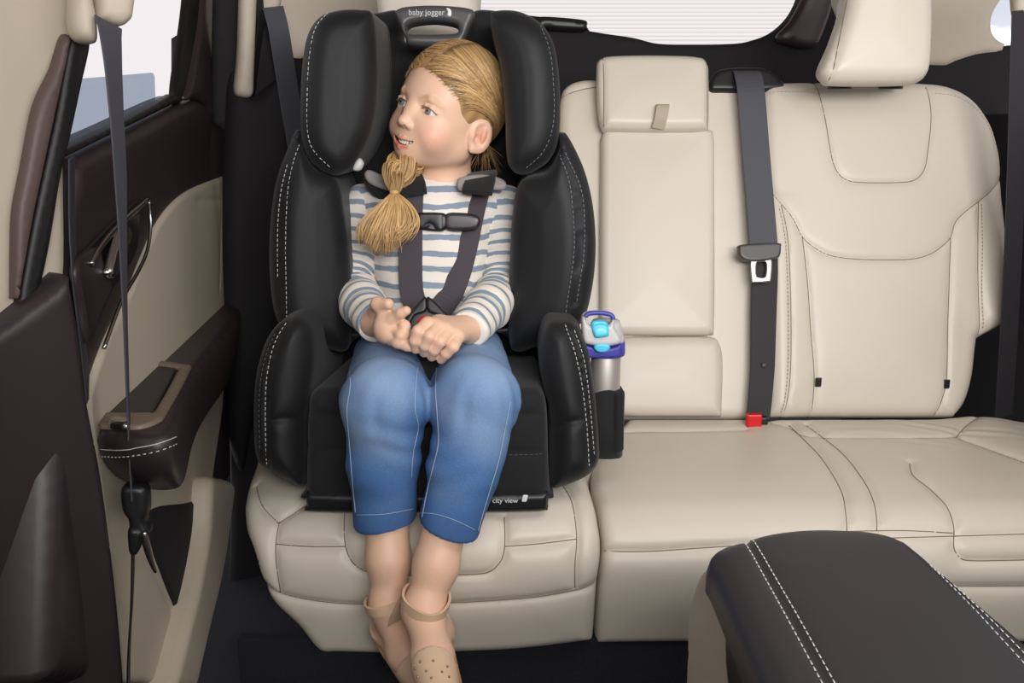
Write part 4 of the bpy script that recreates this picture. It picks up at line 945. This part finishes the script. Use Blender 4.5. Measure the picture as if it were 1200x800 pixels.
def sleeve(sh, el, wr, side):
    s = Sculpt(); wr2 = wr+(wr-el)*.02
    mid = (sh+el)/2+np.array([side*.004, 0, 0])
    s.chain([sh, mid, el], [.0375, .0355, .0335], .012); s.chain([el, (el+wr)/2, wr2+(wr-el)*.1], [.0335, .031, .0245], .012)
    s.cut(wr2, nrm(wr-el), .003)
    lo_ = np.minimum.reduce([sh, el, wr])-.055; hi_ = np.maximum.reduce([sh, el, wr])+.055
    v, f = s.build(lo_, hi_, .0023); v = relax(v, f, 1, .4); n = vnormals(v, f)
    # arc length along the arm
    A = np.array([sh, el, wr]); L1 = np.linalg.norm(el-sh); L2 = np.linalg.norm(wr-el)
    d1 = (v-sh)@nrm(el-sh); d2 = (v-el)@nrm(wr-el)
    # smooth turn at the elbow: fan about the inner bend
    w_ = 1/(1+np.exp(-((v-el)@nrm(nrm(wr-el)+nrm(el-sh)))/.010))
    s_ = d1*(1-w_)+(L1+d2)*w_
    infl = np.exp(-((s_-L1)/.05)**2)
    v = v+n*(cloth_noise(v, .0010, 55)+.0020*infl*np.sin(s_*330+2*np.sin(v[:, 0]*60))+.0010*np.sin(s_*210+1.5*np.sin(v[:, 2]*70)))[:, None]
    k = s_ > L1+L2-.004
    return mesh('sleeve', v, f, stripe, shirt, attrs={'stripe': s_/PER*(1.06)+.45+.10*np.sin(v[:, 2]*60)})
slR = sleeve(g('shR'), g('elR'), g('wrR'), -1); slL = sleeve(g('shL'), g('elL'), g('wrL'), 1)

denim = bpy.data.materials.new('blue_denim'); denim.use_nodes = True; nt = denim.node_tree; N_ = nt.nodes; L_ = nt.links; b_ = N_['Principled BSDF']
at = N_.new('ShaderNodeAttribute'); at.attribute_name = 'wash_toplight'; no = N_.new('ShaderNodeTexNoise'); no.inputs['Scale'].default_value = 420; no.inputs['Detail'].default_value = 3
tc = N_.new('ShaderNodeTexCoord'); L_.new(tc.outputs['Object'], no.inputs['Vector'])
m1 = N_.new('ShaderNodeMath'); m1.operation = 'MULTIPLY_ADD'; L_.new(no.outputs[0], m1.inputs[0]); m1.inputs[1].default_value = .22; L_.new(at.outputs['Fac'], m1.inputs[2])
rp = N_.new('ShaderNodeValToRGB'); e = rp.color_ramp.elements; e[0].position = .1; e[0].color = (*s2l(36, 66, 116), 1); e[1].position = 1.1 if False else 1.0; e[1].color = (*s2l(130, 156, 190), 1)
a_ = e.new(.5); a_.color = (*s2l(66, 106, 158), 1)
L_.new(m1.outputs[0], rp.inputs[0]); L_.new(rp.outputs[0], b_.inputs['Base Color']); b_.inputs['Roughness'].default_value = .85
bp_ = N_.new('ShaderNodeBump'); bp_.inputs['Strength'].default_value = .35; bp_.inputs['Distance'].default_value = .0006
L_.new(no.outputs[0], bp_.inputs['Height']); L_.new(bp_.outputs[0], b_.inputs['Normal'])
JE = Sculpt()
JE.ell(g('pel')+(0, -.005, -.012), (.088, .062, .05), .02)
hemR = (W(416, 612, 1.06), W(487, 606, 1.055), W(452, 610, 1.065)); hemL = (W(489, 606, 1.03), W(560, 631, 1.02), W(526, 616, 1.035))
JE.cone(g('hipR'), g('knR')+(0, .015, -.004), .0575, .0515, .012); JE.cone(g('hipL'), g('knL')+(0, .015, -.004), .0575, .0515, .012)
HR = W(451, 612, 1.06); HL = W(525, 618, 1.02)
JE.chain([g('knR')+(0, .010, -.006), W(449, 540, 1.065), HR+(HR-g('knR'))*.25], [.0525, .0430, .0375], .015)
JE.chain([g('knL')+(0, .010, -.006), W(546, 540, 1.045), HL+(HL-g('knL'))*.25], [.0525, .0430, .0355], .015)
eR = HR+(HR-g('knR'))*.25; eL = HL+(HL-g('knL'))*.25; mR = W(449, 540, 1.065); mL = W(546, 540, 1.045)
JE.cone(mR+(eR-mR)*.72, eR, .0335, .0325, .001, 's'); JE.cone(mL+(eL-mL)*.72, eL, .0320, .0305, .001, 's')
JE.fn(lambda P: np.maximum((P-HR)@nrm([-.12, 0, 1]), P[:, 0]-(HR[0]+HL[0])/2) , HR-np.array([0, 0, .03]), .07, 's', .0015)
JE.fn(lambda P: np.maximum((P-HL)@nrm([.34, 0, 1])*1.0, (HR[0]+HL[0])/2-P[:, 0]), HL-np.array([0, 0, .03]), .07, 's', .0015)
v, f = JE.build((-.24, .94, .28), (.06, 1.40, .62), .0024); v = relax(v, f, 1, .4); n = vnormals(v, f)
kz = g('knR')[2]
fold = np.exp(-((v[:, 2]-(kz-.055))/.04)**2)*.0015*np.sin(v[:, 2]*200+45*abs(v[:, 0]-(-.1))+3.5*np.sin(v[:, 0]*45))*(.5+.5*np.sin(v[:, 0]*38+v[:, 2]*40))
fold += np.exp(-((v[:, 2]-(kz+.0))/.03)**2)*.0012*np.sin(v[:, 1]*190+4*np.sin(v[:, 0]*60))
v = v+n*(cloth_noise(v, .0013, 42)+fold)[:, None]
# denim wash plus painted top light over thighs; darker seam strips and below knee
tz = (v[:, 2]-(kz-.055))/.035
wash_toplight = .30+.50*(1/(1+np.exp(-tz)))+.10*cloth_noise(v, 1, 35)
wash_toplight = np.clip(wash_toplight-.20*np.exp(-((np.minimum(abs(v[:, 0]-g('knR')[0]-.045), abs(v[:, 0]-g('knL')[0]-.05)))/.012)**2), .05, .95)
jeans = mesh('jeans', v, f, denim, child, attrs={'wash_toplight': wash_toplight})
jt = bvh(jeans); jth = mat('jeans_thread', s2l(150, 168, 190), .8)
def onjeans(pts, name, r=.0006, m=jth, lift=.0006):
    L = [on(jt, x, y, lift) for x, y in catmull(pts, False, 8)]
    L = [p for p in L if p is not None]
    if len(L) < 3: return
    P = smoothP(resample(L, .003), 2); tubes(name, [P], r, m, jeans, 5)
onjeans([(490, 425), (487, 450), (486, 480), (490, 500), (484, 530), (482, 560)], 'seam_line'); onjeans([(512, 430), (511, 460), (513, 490), (514, 520), (507, 550), (500, 580), (495, 606)], 'seam_line', .0006)
onjeans([(407, 425), (411, 450), (407, 480), (410, 520), (413, 560), (417, 600)], 'seam_line'); onjeans([(598, 470), (592, 500), (584, 540), (575, 570), (566, 600), (560, 622)], 'seam_line', .0006)
onjeans([(418, 603), (450, 602), (484, 596)], 'hem_thread', .0005); onjeans([(491, 601), (510, 602), (535, 610), (557, 621)], 'hem_thread', .0005)

# ------------------------------------------------------------------ sandals: closed toe, heel counter, ankle strap
shoe_m = mat('beige_suede', s2l(214, 182, 150), .85, bump=('noise', 700, .3, .0005)); sole_m = mat('tan_sole', s2l(178, 138, 98), .6); stud = mat('metal_stud', (.42, .32, .28), .35, .7)
def sandal(an, he, md, to, side, lbl):
    root = bpy.data.objects.new('sandal', None); C.objects.link(root); root.parent = child; root['label'] = lbl
    ft = nrm(to-he); dn = nrm(he-an); dn = nrm(dn-ft*(dn@ft))
    # toe cap
    s = Sculpt(); s.cone(md+(to-md)*.05, to, .0250, .0222, .012); s.cone(md+(to-md)*.3-dn*.001, to-ft*.01, .024, .021, .01)
    s.cut(md+(to-md)*.38, -ft, .002)
    v, f = s.build(np.minimum(md, to)-.035, np.maximum(md, to)+.035, .0018); toe = mesh('toe_cap', relax(v, f, 2), f, shoe_m, root)
    # heel counter
    s = Sculpt(); s.cone(he-dn*.004, he-dn*.034, .0243, .0215, .01); s.cone(he, he+(an-he)*1.3, .0195, .0225, .008, 's')
    s.cut(he+ft*.012, ft-dn*.5, .002)
    v, f = s.build(he-.06, he+.06, .0018); hc = mesh('heel_counter', relax(v, f, 2), f, shoe_m, root)
    # sole
    s = Sculpt(); o1 = dn*.020; wd = nrm(np.cross(ft, dn)); M = np.stack([ft, wd, dn], 1); ln = np.linalg.norm(to-he)
    fr = Frame((he+to)/2+o1, M)
    s.fn(lambda P: np.maximum(np.sqrt(np.maximum(abs(P[:, 0])-ln/2, 0)**2+P[:, 1]**2)-(.0205+.003*np.sin(P[:, 0]*30)), abs(P[:, 2])-.0035), (0, 0, 0), ln/2+.03, 'u', .001, fr)
    c = (he+to)/2+o1; e = ln/2+.03; v, f = s.build(c-e, c+e, .002); mesh('sole', relax(v, f, 2), f, sole_m, root)
    return root, toe, hc
def strap(root, c, axis, wid, name='ankle_strap', arc=(0, 2*math.pi), lift=.0022):
    ax = nrm(axis); u = nrm(np.cross(ax, (0, 1, 0))); w_ = np.cross(ax, u); th = np.linspace(arc[0], arc[1], 49); P = []
    for t in th:
        d = u*math.cos(t)+w_*math.sin(t); r = np.linspace(.004, .06, 60); q = c+d*r[:, None]; e = B.ev(q); k = np.argmax(e > lift); P.append(q[k])
    P = smoothP(np.array(P), 2)
    return ribbon(name, P, ax, wid, .0030, shoe_m, root)
mdL = W(506, 768, .935)
r1, toe1, hc1 = sandal(g('anL'), heL, mdL, toL, 1, 'beige studded sandal on the front foot')
strap(r1, W(499, 698, .993), (.20, -.12, 1), .0135)
r2, toe2, hc2 = sandal(g('anR'), heR, mdR, toR, -1, 'beige studded sandal on the crossed foot behind')
strap(r2, W(458, 700, 1.038), (-.30, 0, 1), .0125)
def band(pts, name, root, wid, Wd): P = smoothP(resample([W(*q) for q in pts], .004), 2); return ribbon(name, P, Wd, wid, .003, shoe_m, root)
band([(478, 697, .995), (470, 712, 1.0), (462, 728, 1.01), (456, 742, 1.03)], 'heel_strap', r2, .015, (.8, .1, .5))
band([(444, 712, 1.035), (442, 728, 1.04), (443, 742, 1.05)], 'heel_strap', r2, .006, (1, 0, 0))
st = [bvh(toe1)]
for x, y in [(487, 783), (493, 775), (508, 774), (524, 781), (490, 793), (506, 794), (526, 793), (518, 787), (500, 786)]:
    p = on(st, x, y, .0006)
    if p is not None: lathe('stud', [(.0003, 0), (.0016, 0), (.001, .0008), (.0003, .001)], p, stud, toe1, 8, axis=(0, -1, .4))
# ------------------------------------------------------------------ hair
hairm = bpy.data.materials.new('blonde_hair'); hairm.use_nodes = True; nt = hairm.node_tree; N_ = nt.nodes; L_ = nt.links; b_ = N_['Principled BSDF']
at = N_.new('ShaderNodeAttribute'); at.attribute_name = 'hair_col'; L_.new(at.outputs['Color'], b_.inputs['Base Color']); b_.inputs['Roughness'].default_value = .38; b_.inputs['Specular IOR Level'].default_value = .5
HC = np.array([0, -.010, .026]); HRd = np.array([.0740, .0900, .0880])
def capr(D): return 1/np.sqrt(((D/HRd)**2).sum(-1))
HS = Sculpt(); HS.ell(HC, HRd-.0015, .005, fr=HF)
HS.ell((0, .096, -.034), (.094, .076, .097), .006, 's', fr=HF)
for s in (-1, 1): HS.ell((s*.082, .000, -.022), (.022, .024, .034), .006, 's', fr=HF)
HS.cone((0, -.055, -.030), (-.030, -.045, -.062), .030, .022, .02, fr=HF)
v, f = HS.build(HF.T-np.array([.13, .13, .12]), HF.T+np.array([.13, .13, .13]), .0022); v = relax(v, f, 2, .5)
hcol = lambda t, n: np.array(s2l(132, 98, 62))*(1-t)[:, None]+np.array(s2l(214, 176, 122))*t[:, None]
l = HF.loc(v); tone = np.clip(.45+.25*np.sin(l[:, 1]*300+l[:, 2]*120), 0, 1)
hair = mesh('hair', v, f, hairm, child, attrs={'hair_col': hcol(tone*.6+.1, 0)})
def bez(P0, P1, P2, P3, n):
    t = np.linspace(0, 1, n)[:, None]; return (1-t)**3*P0+3*(1-t)**2*t*P1+3*(1-t)*t*t*P2+t**3*P3
def strand_mesh(name, L, r, tones, parent, sides=4):
    V, Fs, cl = [], [], []; b = 0
    for P, rr, tn in zip(L, r, tones):
        P = np.asarray(P); n = len(P); k = np.linspace(0, 1, n); rad = rr*np.clip(np.minimum((k+.03)*4, (1.05-k)*3), .1, 1)
        vv, ff = tube(P, rad, sides); V.append(vv); Fs += [[i+b for i in q] for q in ff]; b += len(vv); cl.append(np.full(len(vv), tn))
    tn = np.concatenate(cl); return mesh(name, np.vstack(V), Fs, hairm, parent, attrs={'hair_col': hcol(tn, 0)})
L, R_s, T_s = [], [], []
def addstrand(Ds, n=14, lift=.0, r=.0007):
    D = bez(*Ds, n); D /= np.linalg.norm(D, axis=1)[:, None]; P = HC+D*(capr(D)+lift)[:, None]
    L.append(HF.world(P)); R_s.append(r); T_s.append(float(np.clip(rng.normal(.55, .36), 0, 1.1)))
px0 = .012
for i in range(2300):
    s = 1 if rng.random() < .62 else -1
    u = rng.random()
    if rng.random() < .6:   # from the parting along the crown
        y = .075-u*.125; z = .088*math.sqrt(max(.05, 1-(y/.092)**2)); z = max(z, .045)
        P0 = np.array([px0+s*.002+rng.normal(0, .0015), y, z])
        P1 = np.array([s*(.040+.02*(1-u)), y*.95+.004, z*.80]); P2 = np.array([s*.075, y*.35-.022, .012-.01*u])
    else:                   # from the hairline at brow and temple
        a = u; x = s*(.004+.062*a); y = .078-.040*a**1.6; z = .026+.028*rng.random()-.040*a**1.6
        P0 = np.array([x, y, z]); P1 = P0+np.array([s*.012, -.010, .016]); P2 = np.array([s*.078, -.012-.006*a, .014-.02*a])
    P3 = np.array([s*.040, -.070+rng.normal(0, .005), -.030+rng.normal(0, .010)]); P2 = P2+rng.normal(0, .004, 3)
    addstrand((P0, P1, P2, P3), 14, rng.uniform(-.0006, .0022), rng.uniform(.0003, .0008))
for i in range(260):     # back of the head swept round the nape
    a = rng.random(); P0 = np.array([rng.uniform(-.05, .06), -.06, .07-.07*a]); P3 = np.array([.010+rng.normal(0, .01), -.075, -.055+rng.normal(0, .006)])
    addstrand((P0, P0*.9+[0, -.03, 0], P3+[.02, -.01, .02], P3), 10, rng.uniform(0, .002), .0008)
for i in range(60):      # loose hairs under the near ear
    P0 = HF.world((.058+rng.normal(0, .003), -.030+rng.normal(0, .006), -.020)); P3 = W(rng.uniform(548, 592), rng.uniform(185, 212), 1.36)
    L.append(bez(P0, P0+(P3-P0)*.3+[.004, 0, 0], P0+(P3-P0)*.7+rng.normal(0, .004, 3), P3, 10)); R_s.append(rng.uniform(.0002, .0006)); T_s.append(rng.random()*.6)
strand_mesh('hair_strands', L, R_s, T_s, hair)
# side braid coming forward under the chin, tie, loose tail
A0 = HF.world((-.020, -.052, -.062)); br = [A0, W(484, 192, 1.345), W(474, 193, 1.305), W(466, 203, 1.285), W(463, 215, 1.270), W(462, 226, 1.262)]
BR = smoothP(resample(br, .004), 2)
L, R_s, T_s = [], [], []; t = np.linspace(0, 1, len(BR)); Tn = np.gradient(BR, axis=0); Tn /= np.linalg.norm(Tn, axis=1)[:, None]; e1 = np.cross(Tn, [0, 0, 1.]); e1 /= np.linalg.norm(e1, axis=1)[:, None]+1e-9; e2 = np.cross(Tn, e1)
rad = np.interp(t, [0, .2, .5, .75, .93, 1], [.016, .017, .022, .024, .012, .006])
for lock in range(3):
    ph0 = lock*2*math.pi/3
    for i in range(120):
        rr = math.sqrt(rng.random())*.62; a = rng.random()*2*math.pi
        ph = ph0+t*9.5; P = BR+(e1*(np.cos(ph)*rad*.55+rad*rr*math.cos(a))[:, None]+e2*(np.sin(2*ph)*rad*.35+rad*rr*math.sin(a))[:, None])
        L.append(P); R_s.append(rng.uniform(.0006, .0013)); T_s.append(float(np.clip(rng.normal(.8-.25*rr, .22), 0, 1.15)))
braid = strand_mesh('braid', L, R_s, T_s, hair)
tie = lathe('hair_tie', [(.0045, -.003), (.0065, -.002), (.0068, .001), (.0045, .003)], W(462, 225, 1.262), mat('hair_tie', s2l(205, 165, 110), .6), hair, 16)
L, R_s, T_s = [], [], []
T0 = W(462, 226, 1.262)
for i in range(620):
    u = max(-1, min(1, rng.normal(0, .5))); dp = rng.uniform(-.012, .010); le = rng.uniform(.70, 1.02); lk = round(u*3)/3
    Pm1 = W(462+u*24+2, 240, 1.250+dp*.5); Pm2 = W(457+u*46+rng.normal(0, 2), 268, 1.238+dp)
    ex = 452+u*34-(14 if u > .35 else 0); ey = 228+(74-16*abs(u+.1))*le
    P = bez(T0+rng.normal(0, .0015, 3), Pm1, Pm2, W(ex+rng.normal(0, 3), ey, 1.243+dp), 18)
    k = np.linspace(0, 1, 18); P[:, 0] += .0028*k*np.sin(k*7+lk*5); P[:, 1] += .003*k*np.sin(k*6+lk*8)
    L.append(P); R_s.append(rng.uniform(.0004, .0010)); T_s.append(float(np.clip(rng.normal(.80+.2*math.sin(lk*9), .22), 0, 1.15)))
strand_mesh('ponytail', L, R_s, T_s, hair)
# brows and lashes
for s in (-1, 1):
    L, R_s, T_s = [], [], []
    for i in range(26):
        a = i/25; x = s*(.018+.026*a); y = EY+.0152-.0085*max(0, a-.25)**1.3*1.4; z = .0012+.0042*math.sin(math.pi*min(1, .18+a*.8))-.003*a
        p = np.array([x, y, z]); L.append(HF.world([p, p+[s*.0008, .0022, .0004], p+[s*.0018*a, .0036, .0022]])); R_s.append(.00022); T_s.append(0)
    strand_mesh('eyelashes', L, R_s, T_s, child)

# ------------------------------------------------------------------ harness of the child seat
tr_b = [bvh(shirt), bvh(slR), bvh(slL)]
def strap_on(pts, width, m, name, lift, parent=cs, Wd=(1, 0, 0), sm=6, trees=None):
    L = [on(trees or tr_b, x, y, lift) for x, y in pts]; L = fillP(L)
    P = smoothP(resample(L, .006), sm); return ribbon(name, P, Wd, width, .0022, m, parent)
strap_on([(484, 222), (483, 240), (482, 260), (482, 290), (482, 320), (483, 345), (490, 362)], .0340, web_dk, 'harness_strap', .0045, trees=[tr_b[0]])
strap_on([(561, 222), (556, 235), (550, 260), (544, 290), (537, 320), (528, 345), (514, 364)], .0340, web_dk, 'harness_strap', .0045, trees=[tr_b[0]], Wd=(1, 0, .15))
cl = on([tr_b[0]], 520, 258, .0)
CPn = Plane(cl+np.array([0, -.012, 0]), (.0, -1, .12))
cc = panel('chest_clip', CPn, [(489, 252), (492, 249), (516, 249), (522, 252), (523, 262), (521, 269), (515, 271), (493, 269), (489, 264)], black_pl, cs, th=.012, er=.004, cell=.0018, seams=[[(496, 268), (503, 262), (510, 268)], [(520, 250), (520, 270)]], sd=.002, sw=.0015)
panel('chest_clip', CPn, [(522, 251), (540, 249), (558, 252), (563, 258), (560, 267), (550, 270), (523, 269)], mat('clip_dark', s2l(46, 42, 48), .35), cs, th=.012, er=.005, cell=.002, h0=-.001, bulge=.002)
# shoulder pads with grey lining
def pad(pts, wd, m, name, th):
    P = smoothP(resample([W(*q) for q in pts], .005), 3); o = ribbon(name, P, (1, 0, .12), wd, th, m, cs); return o
pad([(470, 206, 1.40), (472, 201, 1.365), (478, 206, 1.315), (483, 218, 1.288), (484, 228, 1.280)], .040, black_cloth, 'shoulder_pad', .008)
pad([(566, 204, 1.40), (566, 203, 1.365), (564, 208, 1.315), (561, 218, 1.290), (559, 226, 1.282)], .044, black_cloth, 'shoulder_pad', .008)
GP = Plane(W(560, 212, 1.305), (0, -1, .9)); panel('pad_lining', GP, [(535, 214), (538, 207), (550, 204), (568, 203), (586, 207), (593, 213), (588, 219), (560, 219), (540, 221)], grey_pad, cs, th=.006, er=.003, cell=.003, h0=.002)
GP2 = Plane(W(445, 210, 1.315), (.2, -1, .5)); panel('pad_lining', GP2, [(427, 203), (432, 198), (446, 203), (466, 212), (490, 214), (488, 222), (466, 224), (444, 218), (432, 212)], grey_pad, cs, th=.006, er=.003, cell=.003)
panel('shoulder_pad', Plane(W(445, 214, 1.322), (.2, -1, .5)), [(427, 206), (440, 214), (462, 224), (470, 232), (462, 236), (440, 228), (429, 216)], black_cloth, cs, th=.01, er=.003, cell=.003)
# crotch buckle
bp0 = W(499, 378, 1.185); BKp = Plane(bp0, (0, -1, .35))
bu = panel('harness_buckle', BKp, [(474, 378), (480, 368), (490, 360), (500, 358), (512, 361), (522, 369), (526, 380), (524, 393), (512, 399), (488, 399), (476, 392)], grey_pl, cs, th=.02, er=.006, cell=.0018, seams=[[(479, 386), (482, 372), (499, 363), (516, 372), (520, 386)]], sd=.002, sw=.0015)
panel('buckle_tongue', BKp, [(472, 376), (482, 364), (494, 350), (499, 348), (499, 364), (486, 370), (478, 384)], black_pl, cs, th=.012, er=.003, cell=.0018, h0=.003)
panel('buckle_tongue', BKp, [(500, 348), (506, 350), (518, 362), (529, 374), (526, 382), (514, 370), (501, 364)], black_pl, cs, th=.012, er=.003, cell=.0018, h0=.003)
lathe('buckle_button', [(.0005, -.002), (.0125, -.002), (.0125, .002), (.0100, .0035), (.0005, .004)], BKp.pt(np.array([BKp.inv(500, 381)]), np.array([.004]))[0], red_m, cs, 28, axis=BKp.N)
pad([(499, 396, 1.19), (499, 404, 1.17), (499, 430, 1.14), (499, 470, 1.115)], .034, black_cloth, 'crotch_strap', .008)
pad([(396, 408, 1.36), (404, 398, 1.31), (412, 392, 1.27)], .03, web_dk, 'hip_strap', .003)
pad([(606, 395, 1.36), (600, 388, 1.31), (594, 386, 1.27)], .03, web_dk, 'hip_strap', .003)
